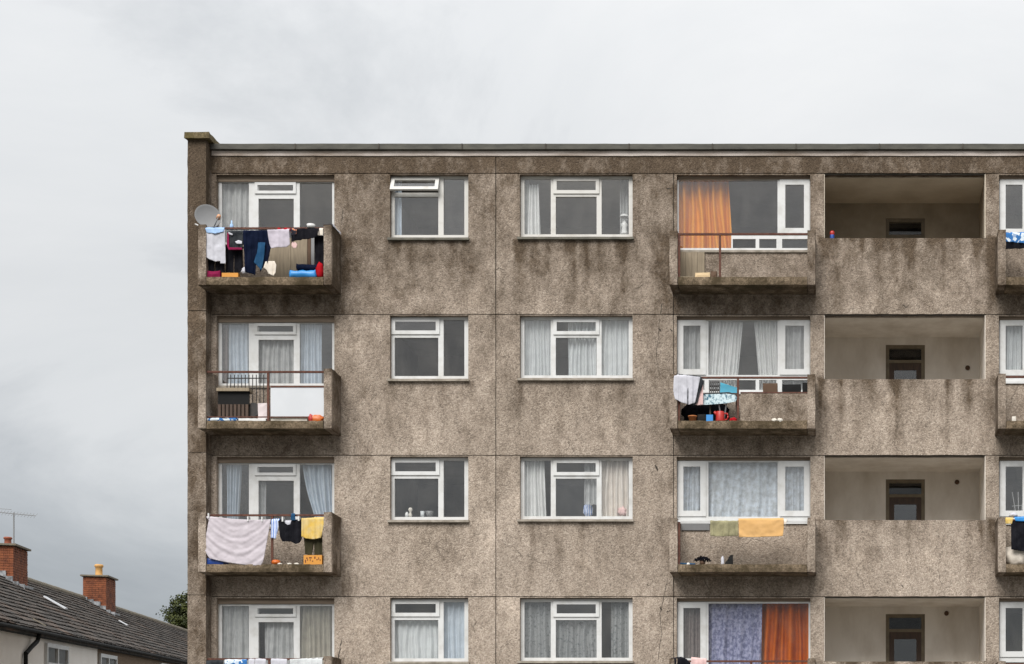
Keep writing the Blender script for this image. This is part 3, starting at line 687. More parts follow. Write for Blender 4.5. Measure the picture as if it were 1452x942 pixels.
# timber boarding under the dish balcony's window and the white board in the rusty rail
b, Yr, Zf, Zr = bal['A', 0]
for x0, x1, mt in ((383, 412.5, 'wood_panel'), (413, 436, 'wood_panel'), (436.5, 441, 'box_brown'), (441.5, 446, 'galvanised')):
    a, c_ = at(x0, 338, -0.03), at(x1, 395, -0.03); MB().box(a.x, c_.x, -0.05, -0.005, Zf, a.z).build('apron_board', mt, b)
b, Yr, Zf, Zr = bal['A', 1]
a, c_ = at(383.5, 549.5, Yr - .02), at(459, 590.5, Yr - .02)
MB().box(a.x, c_.x, Yr - .012, Yr + .012, c_.z, a.z).build('infill_board', 'white_board', b)
MB().box(a.x, c_.x, Yr - .02, Yr + .02, a.z, a.z + .03).build('board_rail', 'rust', b)
MB().box(at(290, 0, Yr).x, c_.x, Yr - .012, Yr + .012, c_.z - .02, c_.z).build('bottom_rail', 'rust', b)
# D1: pebbledash infill panel in the railing
b, Yr, Zf, Zr = bal['D', 1]
def infill(b, x0, x1, y0, y1, Y, mat='cheek_concrete'):
    a, c_ = at(x0, y0, Y), at(x1, y1, Y); M = MB().box(a.x, c_.x, Y - .025, Y + .025, c_.z, a.z); M.attr = [0.42] * 8
    M.build('infill_panel', 'pebble', b)
infill(b, 1050, 1145.5, 558.5, 600, Yr); MB().box(at(1050, 0, Yr).x, at(1145.5, 0, Yr).x, Yr - .03, Yr + .03, at(0, 558.2, Yr).z, at(0, 556.5, Yr).z).build('panel_rail', 'rust', b)
b, Yr, Zf, Zr = bal['E', 0]

# cracks and spalls in the pebbledash
def crack(pts, wd=1.0):
    M = MB(); L_, R_ = [], []
    pp = []
    for (a, b), (c_, d_) in zip(pts, pts[1:]):
        n = max(2, int(math.hypot(c_ - a, d_ - b) / 4))
        pp += [(a + (c_ - a) * i / n + random.uniform(-.7, .7), b + (d_ - b) * i / n) for i in range(n)]
    pp.append(pts[-1])
    for i, (x, y) in enumerate(pp):
        q = pp[min(i + 1, len(pp) - 1)]; o_ = pp[max(i - 1, 0)]; dx, dy = q[0] - o_[0], q[1] - o_[1]; l = math.hypot(dx, dy) or 1
        w_ = wd * random.uniform(.35, 1.0) * 0.5 * (0.3 if i in (0, len(pp) - 1) else 1)
        for lst, s_ in ((L_, 1), (R_, -1)):
            X, Y_ = x - dy / l * w_ * s_, y + dx / l * w_ * s_
            lst.append(Vector((PX(X), -0.0015 + 0.004 * fbm(X, Y_, .02, .02, 3) - 0.0025, PZ(Y_))))
    n = len(L_); M.v = L_ + R_; M.f = [(i, i + 1, n + i + 1, n + i) for i in range(n - 1)]
    M.build('crack', 'crack_dark', block)
crack([(939, 430), (936, 446)], 1.8); crack([(935, 452), (934, 476), (930, 508)], .9); crack([(930, 476), (931, 506), (934, 530)], .6)
crack([(947, 818), (941, 848), (936, 870), (938, 900), (933, 936)], .9); crack([(944, 868), (951, 866)], 1.6)
crack([(703, 383), (708, 380), (717, 384)], .9); crack([(643, 398), (652, 399)], .9); crack([(934, 466), (937, 470)], 3); crack([(950, 467), (954, 470)], 3)
crack([(1277, 829), (1281, 833)], 3); crack([(1280, 432), (1284, 436), (1287, 435)], 2.2); crack([(929, 659), (933, 668)], 3); crack([(945, 267), (951, 268)], 3)
crack([(897, 412), (906, 408), (914, 402)], .8); crack([(917, 828), (920, 831)], 2.5); crack([(936, 861), (939, 866)], 3)
crack([(485, 905), (481, 925), (479, 938)], 1.6); crack([(486, 296), (485, 318)], 1.4)

# ------------------------------------------------------------------ curtains and things in the windows
YC = 0.255
def curtain(label, mat, x0t, x1t, y0, y1, x0b=None, x1b=None, folds=7, amp=0.025, Y=YC, sw=0.0, name='curtain', bulge=0.0):
    x0b = x0t if x0b is None else x0b; x1b = x1t if x1b is None else x1b
    W_ = abs(x1t - x0t) / S; nu = max(16, int(folds * 9)); nv = 22; M = MB(); ph = random.uniform(0, 6)
    for k in range(nv + 1):
        v = k / nv; t = v + bulge * math.sin(math.pi * v)
        for i in range(nu + 1):
            u = i / nu; x = (x0t + (x1t - x0t) * u) * (1 - t) + (x0b + (x1b - x0b) * u) * t
            uu = u + 0.06 * mnoise.noise(Vector((u * 4, v * 1.5, ph)))
            q = at(x, y0 + (y1 - y0) * v, Y)
            yy = 1.3 * amp * (math.sin(2 * math.pi * folds * uu + ph) + 0.5 * math.sin(2 * math.pi * folds * 0.43 * uu + 2 * ph + v)) * (0.7 + 0.5 * v)
            M.v.append(Vector((q.x, Y + yy, q.z)))
    M.f = [(k * (nu + 1) + i, (k + 1) * (nu + 1) + i, (k + 1) * (nu + 1) + i + 1, k * (nu + 1) + i + 1) for k in range(nv) for i in range(nu)]
    o = M.build(name, mat, smooth=True, label=label, cat='curtain')
    return o
j0, j1, j2, j3 = J[:4]
G = 'window of the satellite dish balcony'
curtain('grey net curtain in the narrow light behind the satellite dish', 'net_grey', 312, 353, j0 + 8, j0 + 108, folds=5)
curtain('narrow pale curtain edge inside the window whose vent hangs open', 'net_blue', 556, 570, j0 + 10, j0 + 96, folds=3)
curtain('bunched white curtain in top storey window beside a lamp', 'drape_white', 748, 764, j0 + 16, j0 + 92, 746, 767, folds=4, amp=.03)
curtain('thin grey net bunched in narrow light beside bunched white curtain', 'net_grey', 741, 750, j0 + 10, j0 + 92, folds=2)
curtain('pale sheet imitating a reflection at the jamb behind the white shaded lamp', 'net_grey', 879, 893, j0 + 8, j0 + 92, folds=3, Y=.42)  # added sheet standing in for a pale reflection at the edge of the glass
curtain('bright orange curtain drawn behind the top storey balcony rail', 'drape_orange', 961, 1033, j0 + 8, j0 + 116, 961, 1040, folds=7, amp=.062, Y=.335)
curtain('blue white net curtain left of the balcony door over black guard bars', 'net_blue', 324, 354, j1 + 8, j1 + 108, folds=5)
curtain('grey net hanging in the middle light above the white board', 'net_grey', 366, 420, j1 + 30, j1 + 108, folds=8)
curtain('blue grey net in the light above the white infill board', 'net_blue', 423, 457, j1 + 8, j1 + 108, folds=7)
curtain('brown strip curtain at the jamb above the black guard bars', 'drape_taupe', 312, 323, j1 + 8, j1 + 108, folds=2)
curtain('white net in narrow light of the fully netted three-light window', 'net_white', 741, 783, j1 + 8, j1 + 92, folds=8, amp=.02)
curtain('white net half drawn behind the vent of the fully netted window', 'net_white', 806, 850, j1 + 8, j1 + 92, folds=8, amp=.025)
curtain('pale net in the other side light of the fully netted window', 'net_white', 851, 894, j1 + 8, j1 + 92, folds=6, amp=.02)
curtain('grey net in casement above the white towel on the rail', 'net_grey', 964, 1000, j1 + 8, j1 + 112, folds=5)
curtain('parted white drape over the ironing board, swept to one side', 'drape_white', 1010, 1054, j1 + 8, j1 + 112, 1002, 1044, folds=9, amp=.03)
curtain('parted white drape over the pebbledash infill panel', 'drape_white', 1069, 1104, j1 + 8, j1 + 112, 1078, 1106, folds=8, amp=.03)
curtain('grey net in casement over the dark boxes on the sill', 'net_grey', 1107, 1146, j1 + 8, j1 + 112, folds=4)
curtain('pale net in window of flat with bare empty balcony', 'net_white', 1424, 1462, j1 + 8, j1 + 98, folds=6)
curtain('loose blue white drape behind the washed white sheet', 'net_blue', 320, 343, j2 + 8, j2 + 106, 322, 338, folds=5, amp=.035)
curtain('blue grey drape tied aside behind the yellow towel', 'net_blue', 428, 470, j2 + 8, j2 + 106, 452, 472, folds=6, amp=.035, bulge=-.12)
curtain('grey door curtain in the light between two blue drapes', 'net_grey', 366, 378, j2 + 34, j2 + 106, folds=2)
curtain('full white curtain in the window that also holds a cream one', 'drape_white', 744, 772, j2 + 8, j2 + 92, 744, 775, folds=6, amp=.03)
curtain('cream curtain across a side light, pink flowers at its foot', 'drape_cream', 853, 894, j2 + 8, j2 + 92, folds=6, amp=.03)
curtain('grey blind half showing in the middle light by the cream curtain', 'net_grey', 829, 848, j2 + 8, j2 + 70, folds=3)
curtain('textured pale net in casement above the grey apron strip', 'net_bluewhite', 964, 1000, j2 + 8, j2 + 92, folds=5)
curtain('broad blue white net filling the window over the orange towel', 'net_bluewhite', 1003, 1104, j2 + 8, j2 + 92, folds=8, amp=.02)
curtain('textured pale net in casement beside the broad blue white net', 'net_bluewhite', 1107, 1146, j2 + 8, j2 + 92, folds=5)
curtain('grey net with white gleams in window under the washed sheet balcony', 'net_grey', 312, 354, j3 + 8, j3 + 108, folds=5)
curtain('dark grey net in the middle light beside the beige curtain', 'net_grey', 375, 418, j3 + 30, j3 + 108, folds=6)
curtain('beige curtain beneath the washed white sheet balcony', 'drape_beige', 423, 474, j3 + 8, j3 + 108, folds=7, amp=.03)
curtain('grey green cafe net in the larger light of a two-light window', 'net_white', 557, 624, j3 + 34, j3 + 93, folds=8, amp=.018)
curtain('blue grey net in the narrow light beside the cafe net', 'net_blue', 626, 664, j3 + 8, j3 + 93, folds=5, amp=.018)
curtain('patterned lace curtain in first side light under the bunched white curtains', 'lace_grey', 742, 784, j3 + 8, j3 + 92, folds=4, amp=.03)
curtain('dark patterned lace across the middle light below a vent', 'lace_grey', 786, 848, j3 + 34, j3 + 92, folds=7, amp=.03)
curtain('lace curtain drawn to the jamb in a side light', 'lace_grey', 866, 893, j3 + 8, j3 + 92, folds=3, amp=.03)
curtain('taupe curtain in casement beside the violet patterned curtain', 'drape_taupe', 964, 1000, j3 + 8, j3 + 112, folds=7)
curtain('violet blue patterned curtain next to a rust orange one', 'drape_violet', 1003, 1081, j3 + 8, j3 + 112, 1003, 1079, folds=6, amp=.03)
curtain('rust orange curtain next to the violet patterned one', 'drape_rust', 1080, 1149, j3 + 8, j3 + 112, 1079, 1150, folds=6, amp=.062, Y=.335)

def lump(name, label, cat, mat, c, r, amp=0.18, seed=0.0, flat=True, group=None, freq=2.2):
    bm = bmesh.new(); bmesh.ops.create_icosphere(bm, subdivisions=3, radius=1.0)
    M = MB()
    for v in bm.verts:
        n = mnoise.noise(v.co * freq + Vector((seed, 0, 0))) + .5 * mnoise.noise(v.co * freq * 2.3 + Vector((0, seed, 0)))
        q = v.co * (1 + amp * n); q = Vector((q.x * r[0], q.y * r[1], max(q.z, -0.75) * r[2] if flat else q.z * r[2])); M.v.append(q + Vector(c))
    M.f = [tuple(x.index for x in f.verts) for f in bm.faces]; bm.free()
    return M.build(name, mat, smooth=True, label=label, cat=cat, group=group)
def jar(name, label, mat, x, y0, y1, Y, rpx, prof=((0, 0), (1, 0), (1, .7), (.55, .85), (.6, 1), (0, 1)), cat='jar'):
    a, b = at(x, y0, Y), at(x, y1, Y); r_ = rpx * (D + Y) / F; h = a.z - b.z
    return MB().lathe((a.x, Y, b.z), [(max(.001, p_[0] * r_), p_[1] * h) for p_ in prof], 16).build(name, mat, smooth=True, label=label, cat=cat)
# board inside the windows on which ornaments stand
def shelf(x0, x1, y): MB().box(PX(x0), PX(x1), YW + .062, BACK + .2, PZ(y + 1.5), PZ(y)).build('window_board', 'old_white_paint', block)
shelf(553, 664, j2 + 88); shelf(737, 897, j2 + 87); shelf(737, 897, j0 + 87)
ZB = j2 + 88.5
jar('ornament_jar', 'small white jar at the jamb end of the ornament sill', 'plastic_white', 577, ZB - 8, ZB, .25, 2.6)
jar('flower_vase', 'round pale vase among the ornaments on the window sill', 'stone_white', 582, ZB - 14, ZB, .27, 3.2, ((0, 0), (.6, 0), (.8, .3), (.4, .5), (.5, .6), (1, .8), (.6, 1), (0, 1)), 'vase')
jar('drinking_glass', 'squat white cup on the ornament sill next to brown bowl', 'net_white', 599, ZB - 9, ZB, .25, 3.0, ((0, 0), (.8, 0), (1, 1), (.9, 1), (.7, .1), (0, .1)), 'cup')
jar('bowl', 'grey brown bowl on the ornament sill', 'plastic_grey', 609, ZB - 9, ZB, .27, 6, ((0, 0), (.5, 0), (1, 1), (.92, 1), (.45, .2), (0, .2)), 'bowl')
q = at(885.5, j0 + 86.5, .27)
t = empty('table_lamp', q, 'white shaded lamp standing inside a top storey window', 'lamp')
MB().lathe(q, [(.001, 0), (.07, 0), (.07, .02), (.05, .12), (.075, .18), (.03, .24), (.015, .26), (.015, .34)], 14).build('base', 'plastic_white', t, True)
MB().lathe(q + Vector((0, 0, .33)), [(.10, 0), (.06, .05), (.001, .05)], 14).build('lamp_shade', 'plastic_white', t, True)
q = at(884, j2 + 87, .24)
lump('flower_bunch', 'pink flowers standing at the foot of the cream curtain', 'flowers', 'cloth_pink', q + Vector((-.02, 0, .09)), (.085, .05, .09), .5, 5)
q = at(834, j2 + 87, .4)
lump('soft_toy', 'white and blue soft toy inside the window with cream curtain', 'toy', 'print_shirt', q + Vector((0, 0, .12)), (.09, .07, .16), .35, 8)
# indoor drying rack glimpsed in the right window
q = at(1444, j2 + 78, .5)
M = MB()
for dx in (-.09, 0, .09): M.path([q + Vector((dx * .4, 0, -.15)), q + Vector((dx, 0, .18)), q + Vector((dx * 1.3, .04, .36))], .008, 6)
M.path([q + Vector((-.12, 0, .08)), q + Vector((.12, 0, .1))], .007, 6)
M.build('clothes_horse', 'plastic_white', label='white wire airer inside the window above black trousers', cat='airer')

# ------------------------------------------------------------------ washing
def inside(p_, poly):
    x, y = p_; c_ = False
    for (x1, y1), (x2, y2) in zip(poly, poly[1:] + poly[:1]):
        if (y1 > y) != (y2 > y) and x < (x2 - x1) * (y - y1) / (y2 - y1) + x1: c_ = not c_
    return c_
def cloth(name, label, cat, poly, Y, mat, folds=4, amp=0.014, mode='v', res=0.0125, bend=0.05, group=None, parent=None, tilt=0.0):
    W_ = [at(x, y, Y) for x, y in poly]; P = [(q.x, q.z) for q in W_]
    x0, x1 = min(p_[0] for p_ in P), max(p_[0] for p_ in P); z0, z1 = min(p_[1] for p_ in P), max(p_[1] for p_ in P)
    nx_, nz_ = max(4, int((x1 - x0) / res)), max(4, int((z1 - z0) / res)); M = MB(); ids = {}; ph = random.uniform(0, 6)
    def vid(i, k, s_):
        if (i, k, s_) not in ids:
            u, v = i / nx_, k / nz_; x, z = x0 + (x1 - x0) * u, z1 - (z1 - z0) * v
            nz2 = mnoise.noise(Vector((x * 5, z * 3, ph)))
            if mode == 'swag':
                q_ = v - 0.42 * (1 - (2 * u - 1) ** 2); yy = amp * math.sin(2 * math.pi * folds * q_ + ph + nz2) * (.35 + .65 * min(1, v * 2)) + amp * .5 * math.sin(2 * math.pi * folds * 1.7 * q_ + 1.5 * nz2)
            elif mode == 'flat': yy = amp * nz2
            else: yy = amp * (math.sin(2 * math.pi * folds * u + ph + 1.2 * nz2) + .4 * math.sin(2 * math.pi * folds * 2.3 * u + ph * 2)) * (.35 + .65 * v)
            yy += 0.009 * mnoise.noise(Vector((x * 9, z * 8, ph))) + 0.003 * mnoise.noise(Vector((x * 24, z * 21, ph))) + tilt * v
            d_ = (z1 - z)
            if bend and d_ < bend: yy += 0.06 * (1 - d_ / bend) ** 2
            ids[(i, k, s_)] = len(M.v); M.v.append(Vector((x, Y + yy + (0.007 if s_ else 0), z)))
        return ids[(i, k, s_)]
    cells = set()
    for i in range(nx_):
        for k in range(nz_):
            if inside((x0 + (x1 - x0) * (i + .5) / nx_, z1 - (z1 - z0) * (k + .5) / nz_), P): cells.add((i, k))
    for i, k in cells:
        M.f.append((vid(i, k, 0), vid(i, k + 1, 0), vid(i + 1, k + 1, 0), vid(i + 1, k, 0)))
        M.f.append((vid(i, k, 1), vid(i + 1, k, 1), vid(i + 1, k + 1, 1), vid(i, k + 1, 1)))
        for (di, dk), (a, b) in (((-1, 0), ((i, k), (i, k + 1))), ((1, 0), ((i + 1, k + 1), (i + 1, k))), ((0, -1), ((i + 1, k), (i, k))), ((0, 1), ((i, k + 1), (i + 1, k + 1)))):
            if (i + di, k + dk) not in cells: M.f.append((vid(*a, 0), vid(*a, 1), vid(*b, 1), vid(*b, 0)))
    edge = set()
    for i, k in cells:
        for a, b in ((i, k), (i + 1, k), (i, k + 1), (i + 1, k + 1)):
            if any((a - di, b - dk) not in cells for di in (0, 1) for dk in (0, 1)): edge.add((a, b))
    for a, b in edge:
        best = None
        for s_ in (0, 1):
            q = M.v[ids[(a, b, s_)]]
            if s_ == 0:
                for (ax_, az_), (bx_, bz_) in zip(P, P[1:] + P[:1]):
                    l2 = (bx_ - ax_) ** 2 + (bz_ - az_) ** 2 or 1e-9; t_ = max(0, min(1, ((q.x - ax_) * (bx_ - ax_) + (q.z - az_) * (bz_ - az_)) / l2))
                    cx_, cz_ = ax_ + t_ * (bx_ - ax_), az_ + t_ * (bz_ - az_); d_ = math.hypot(q.x - cx_, q.z - cz_)
                    if best is None or d_ < best[0]: best = (d_, cx_, cz_)
            if best[0] < 1.6 * res: q.x, q.z = best[1], best[2]
    return M.build(name, mat, parent, smooth=True, label=label, cat=cat, group=group)
YF = -BALC + .015     # hung over the front of the rail

# --- satellite dish balcony
Zf = bal['A', 0][2]
cloth('black_trousers', 'black trousers hanging behind the white shirt on dish balcony', 'trousers', [(293, 340), (318, 340), (318, 388), (306, 389), (305, 360), (303, 389), (293, 387)], YF + .13, 'cloth_black')
o = cloth('hung_shirt', 'white shirt with sky blue collar hung below the satellite dish', 'shirt', [(290, 323), (319, 325), (320, 374), (312.5, 374), (312, 370), (305, 371), (297, 368), (291, 364), (291, 350), (293, 333)], YF, 'cloth_white', 2, .012)
cloth('collar_band', None, None, [(290, 321), (318, 322), (317, 329), (305, 331.5), (293, 330)], YF - .02, 'cloth_skyblue', 2, .006, parent=o)
o = cloth('hung_vest', 'charcoal printed top with maroon hem drying on dish balcony', 'top', [(322, 326), (344, 326), (345, 345), (343, 354), (325, 354), (322, 348)], YF, 'cloth_charcoal', 3)
cloth('hem', None, None, [(322, 330), (324.5, 330), (325, 351), (343, 351.5), (343.5, 354.5), (324, 354.5), (321.5, 348)], YF - .022, 'cloth_maroon', 2, .004, bend=0, parent=o)
cloth('printed_patch', None, None, [(333, 343), (338, 340.5), (343, 342), (343, 346), (336, 346)], YF - .022, 'cloth_white', 2, .003, bend=0, parent=o)
cloth('printed_patch', None, None, [(324, 329), (330, 332), (329, 334), (324, 332)], YF - .022, 'cloth_white', 2, .003, bend=0, parent=o)
cloth('dark_trousers', 'dark trousers hanging behind the charcoal printed top', 'trousers', [(320, 345), (344, 345), (344, 386), (333, 387), (332, 360), (331, 387), (320, 386)], YF + .12, 'cloth_black', 3)
cloth('navy_trousers', 'long navy trousers over the rail between printed top and lilac towel', 'trousers', [(344, 325.5), (383, 325), (384, 350), (380, 372), (368, 386), (367, 366), (364, 366), (362, 390), (348, 386), (346, 360)], YF, 'cloth_navy', 5, .02)
cloth('denim_jeans', 'blue denim leg showing among the navy trousers', 'jeans', [(366, 344), (376, 344), (374, 366), (371, 384), (360, 372), (364, 360)], YF - .03, 'cloth_denim', 2, bend=0)
cloth('lilac_towel', 'pale lilac towel on the dish balcony rail', 'towel', [(379, 326), (398, 325), (410, 323), (411, 347), (407, 350), (384, 352), (382, 346)], YF - .01, 'cloth_lilac', 2, .01)
cloth('dark_jumper', 'black jumper laid along the rail beside the lilac towel', 'jumper', [(413, 326), (424, 324), (452, 322), (453, 333), (444, 338), (420, 341), (413, 345)], YF - .01, 'cloth_black', 3, .02)
cloth('floral_scarf', 'floral dark scarf folded over the rail by the black jumper', 'scarf', [(411, 322), (421, 323), (420, 333), (413, 334)], YF - .03, 'print_floral', 2, .008)
cloth('red_cloth', 'small red cloth on the rail behind the lilac towel', 'cloth', [(393, 322), (412, 321), (412, 328), (394, 328)], YF + .02, 'cloth_red', 2)
cloth('white_sock', 'cream knitted cloth at the cheek wall end of dish balcony rail', 'cloth', [(452, 322), (458, 322), (458, 334), (451, 334)], YF - .01, 'cloth_cream', 2, .008)
cloth('pink_mitten', 'small pink mitten dangling under the black jumper', 'mitten', [(414, 343), (419, 343.5), (421.5, 347), (420, 351.5), (416, 352), (413.5, 349)], YF - .02, 'cloth_pink', 1, .004, bend=0)
cloth('black_coat', 'long black coat hanging against the dish balcony cheek wall', 'coat', [(446, 333), (459, 333), (459, 378), (447, 384)], YF + .12, 'cloth_black', 2)
cloth('cream_cloth', 'crumpled cream cloth hung low on dish balcony', 'cloth', [(376, 371), (389, 370), (392, 376), (391, 388), (387, 391.5), (380, 388), (378, 383), (374, 380)], YF - .015, 'cloth_cream', 2, .02, bend=0.0)
lump('white_rag', 'pale blue crumpled rag at the foot of navy trousers', 'rag', 'cloth_white', at(347, 386, YF + .05) + Vector((0, 0, .02)), (.06, .05, .07), .4, 3)
M = MB(); a, b = at(410, 383.5, -.6), at(449, 392, -.6)
M.rough_box(a.x, b.x, -.64, -.4, Zf, a.z, .05, .018, 4); M.build('blue_bag', 'plastic_blue', smooth=True, label='bright blue folded bag lying on the dish balcony floor', cat='bag')
a, b = at(420, 375.5, -.55), at(451, 383.8, -.55)
MB().rough_box(a.x, b.x, -.6, -.42, at(0, 383.8, -.6).z + .02, a.z, .05, .015, 8).build('navy_bundle', 'cloth_navy', smooth=True, label='navy folded bundle lying on the bright blue bag', cat='bundle')
lump('red_bag', 'red bag at the foot of the long black coat', 'bag', 'cloth_red', Vector((at(453.5, 0, -.6).x, -.58, Zf + .13)), (.075, .07, .17), .25, 12)
a, b = at(315, 387.5, -.6), at(338, 392, -.6)
MB().box(a.x, b.x, -.62, -.5, Zf, a.z).build('wood_offcut', 'carton_orange', label='orange wooden board on the floor under dark trousers', cat='board')
a = at(292, 384, -.6); MB().rough_box(a.x, at(313, 0, -.6).x, -.62, -.45, Zf, a.z, .06, .01, 2).build('red_box', 'cloth_maroon', label='dark red box on the floor under the black trousers', cat='box')
jar('bottle', 'small pale blue bottle standing on the rail by the satellite dish', 'cloth_skyblue', 328.5, 313, 326, YF + .07, 2.6, ((0, 0), (1, 0), (1, .5), (.35, .72), (.35, 1), (0, 1)), 'bottle')
jar('peg_tub', 'small white tub on the rail above the black jumper', 'plastic_white', 441, 318.5, 323.5, YF + .05, 6, ((0, 0), (.9, 0), (1, 1), (0, 1)), 'tub')
q = at(468.5, 315.5, -.6)
M = MB(); prev = None
for i in range(13):
    t_ = i / 12; q1 = Vector((PX(484) - .075, -.66 + .56 * t_, PZ(J[0] + 88) + .004)); 
    for sx in (-1, 1):
        M.v.append(q1 + Vector((sx * (.09 + .01 * math.sin(9 * t_)), 0, .012 if sx < 0 else .012)))
        M.v.append(q1 + Vector((sx * (.094 + .01 * math.sin(9 * t_)), 0, -.02 - .012 * math.sin(7 * t_ + sx))))
for i in range(12):
    b_ = i * 4; M.f += [(b_, b_ + 4, b_ + 6, b_ + 2), (b_ + 1, b_ + 5, b_ + 4, b_), (b_ + 2, b_ + 6, b_ + 7, b_ + 3)]
M.build('drape_cloth', 'cloth_white', smooth=True, label='white cloth laid over top of dish balcony cheek wall', cat='cloth')
# dish
c_ = at(294.5, 308, -.55)
dish = empty('satellite_dish', c_, 'round grey satellite dish above the white and blue shirt', 'satellite dish')
ax = Vector((0.42, -0.88, 0.22)).normalized(); rr = 0.235
prof = [(rr * k / 8, 0.055 * (k / 8) ** 2) for k in range(9)] + [(rr + .006, .055), (rr + .006, .048)] + [(rr * k / 8, 0.055 * (k / 8) ** 2 - .006) for k in range(8, -1, -1)]
MB().lathe(c_ - ax * .02, [(max(r_, .0005), h) for r_, h in prof], 36, ax).build('reflector', 'dish_grey', dish, True)
lo = c_ + Vector((.03, .0, -.2)); ln = c_ + Vector((.28, -.20, -.04))
MB().path([lo, lo + Vector((.14, -.14, -.02)), ln], .011, 8).build('feed_arm', 'galvanised', dish, True)
MB().tube(ln - ax * .0, ln - ax * .11 + Vector((0, 0, .01)), .034, 12, .042).build('feed_horn', 'lnb_tan', dish, True)
MB().path([c_ - ax * .03, Vector((c_.x - .02, -.30, c_.z - .05)), Vector((FX1 + .02, -.27, c_.z - .16)), Vector((FX1 + .0, -.27, c_.z - .16))], .02, 8).build('bracket', 'galvanised', dish, True)
MB().path([at(277, 318, -.36), at(284, 321, -.5), at(290, 322, -.6)], .014, 6).build('cable', 'plastic_white', dish, True)

# --- rusty balcony with the white board
Zf = bal['A', 1][2]; Yr = bal['A', 1][1]
gd = empty('iron_guard', Vector((at(350, 0, -.2).x, -.2, Zf)), 'black iron bar guard inside the rusty railed balcony', 'guard rail')
a, b = at(322, 536, -.2), at(379, 570, -.2)
MB().box(a.x, b.x, -.215, -.185, a.z - .015, a.z).build('top_bar', 'black_iron', gd)
MB().box(a.x, b.x, -.21, -.19, Zf + .1, Zf + .12).build('bottom_bar', 'black_iron', gd)
for i in range(12):
    X = a.x + (b.x - a.x) * i / 11; MB().tube((X, -.2, Zf), (X, -.2, a.z + (.06 if i % 11 else .1)), .0095, 6).build('bar', 'black_iron', gd)
cb = empty('storage_bench', Vector((at(331, 0, -.5).x, -.42, Zf)), 'dark slatted wooden bench standing behind the rusty railing', 'bench')
a, b = at(309, 551, -.5), at(353.5, 555.5, -.5)
MB().box(a.x - .01, b.x + .01, -.56, -.3, b.z, a.z).build('top_plank', 'wood_panel', cb)
c1_ = at(309, 574, -.5).z
MB().box(a.x, b.x, -.5, -.47, c1_, b.z).build('back_panel', 'plastic_black', cb)
for i in range(8):
    X = a.x + (b.x - a.x) * i / 8; MB().box(X + .01, X + (b.x - a.x) / 8 - .012, -.53, -.5, Zf, c1_).build('slat', 'brown_timber', cb)
MB().box(a.x, b.x, -.47, -.44, Zf, c1_).build('rear_board', 'dark', cb)
MB().tube((at(358, 0, -.5).x, -.45, at(0, 581, -.45).z), (at(358, 0, -.5).x, -.3, at(0, 581, -.45).z), .13, 18).build('drum', 'black_iron', label='dark round drum beside the slatted bench', cat='drum')
a = at(365, 571, -.5); MB().rough_box(a.x, at(380, 0, -.5).x, -.5, -.25, Zf, a.z, .08, .01, 5).build('pale_box', 'pinkish_white', label='pinkish white box beside the dark round drum', cat='box')
a = at(292, 592.5, -.55); MB().rough_box(a.x, at(338, 0, -.55).x, -.62, -.35, Zf, a.z, .05, .014, 6).build('folded_cloth', 'print_blue', smooth=True, label='blue and white printed cloth folded on floor under slatted bench', cat='cloth')
a = at(339, 594, -.57); MB().rough_box(a.x, at(379, 0, -.57).x, -.63, -.4, Zf, a.z, .06, .008, 7).build('white_slab', 'plastic_white', label='flat white package on the floor by the pinkish white box', cat='package')
a = at(384, 593, -.57); MB().rough_box(a.x, at(437, 0, -.57).x, -.6, -.35, Zf, a.z, .06, .012, 9).build('white_sack', 'stone_white', label='crumpled pale sack on the floor below the white board', cat='sack')
lump('orange_bag', 'red and orange shopping bag in front of the white board', 'bag', 'plastic_orange', Vector((at(448, 0, -.66).x, -.645, Zf + .04)), (.13, .03, .075), .35, 22)
lump('red_packet', 'red packet tucked against the red and orange shopping bag', 'packet', 'plastic_red', Vector((at(440.5, 0, -.66).x, -.65, Zf + .045)), (.045, .03, .08), .3, 27)

# --- balcony with the washed sheet
Zf = bal['A', 2][2]
cloth('washed_sheet', 'large pinkish white sheet sagging from the corner balcony rail', 'sheet', [(290.5, 731), (296, 732), (330, 736), (360, 737.5), (384, 736.5), (379, 765), (373, 797), (369, 802.5), (345, 801), (318, 797), (297, 792), (291, 783), (292, 760), (296, 738)], YF - .01, 'cloth_pinkwhite', 5, .0045, 'swag', .012)
cloth('striped_shirt', 'blue and white striped shirt next to the washed sheet', 'shirt', [(384.5, 735), (396, 735), (394, 752), (391, 764), (384, 763)], YF, 'print_shirt', 2)
cloth('black_tshirt', 'black T-shirt with white neckline beside the yellow towel', 'shirt', [(394, 736), (402, 736), (404, 742), (408, 744.5), (412, 743), (414, 736), (427, 736), (428, 764), (424, 770), (420, 772), (412, 768), (400, 768), (397, 760)], YF, 'cloth_black', 4, .018)
cloth('white_undervest', 'white neckline strip of vest behind the black T-shirt', 'vest', [(402, 737), (414, 737), (413, 746), (408, 748), (403, 746)], YF + .03, 'cloth_white', 2, .006)
cloth('blue_sleeve', 'blue garment sleeve over rail beside the black T-shirt', 'garment', [(413, 727), (418, 728), (419, 738), (412, 738)], YF - .02, 'cloth_denim', 1, .006)
cloth('yellow_towel', 'yellow towel drying against the cheek wall above olive trousers', 'towel', [(427.5, 735), (443, 734), (448, 732.5), (459, 732.5), (459, 745), (455, 763), (444, 765), (433, 763.5), (427.5, 761)], YF - .01, 'cloth_yellow', 4, .014)
cloth('olive_trousers', 'dark olive trousers below the yellow towel', 'trousers', [(430, 755), (457, 755), (457, 786), (446, 788), (445, 770), (442, 788), (433, 786)], YF + .08, 'cloth_darkolive', 3, bend=0)
a, b = at(432, 788, -.55), at(458, 800, -.55)
cx_ = empty('fruit_carton', Vector(((a.x + b.x) / 2, -.5, Zf)), 'orange printed carton on the floor under the yellow towel', 'carton')
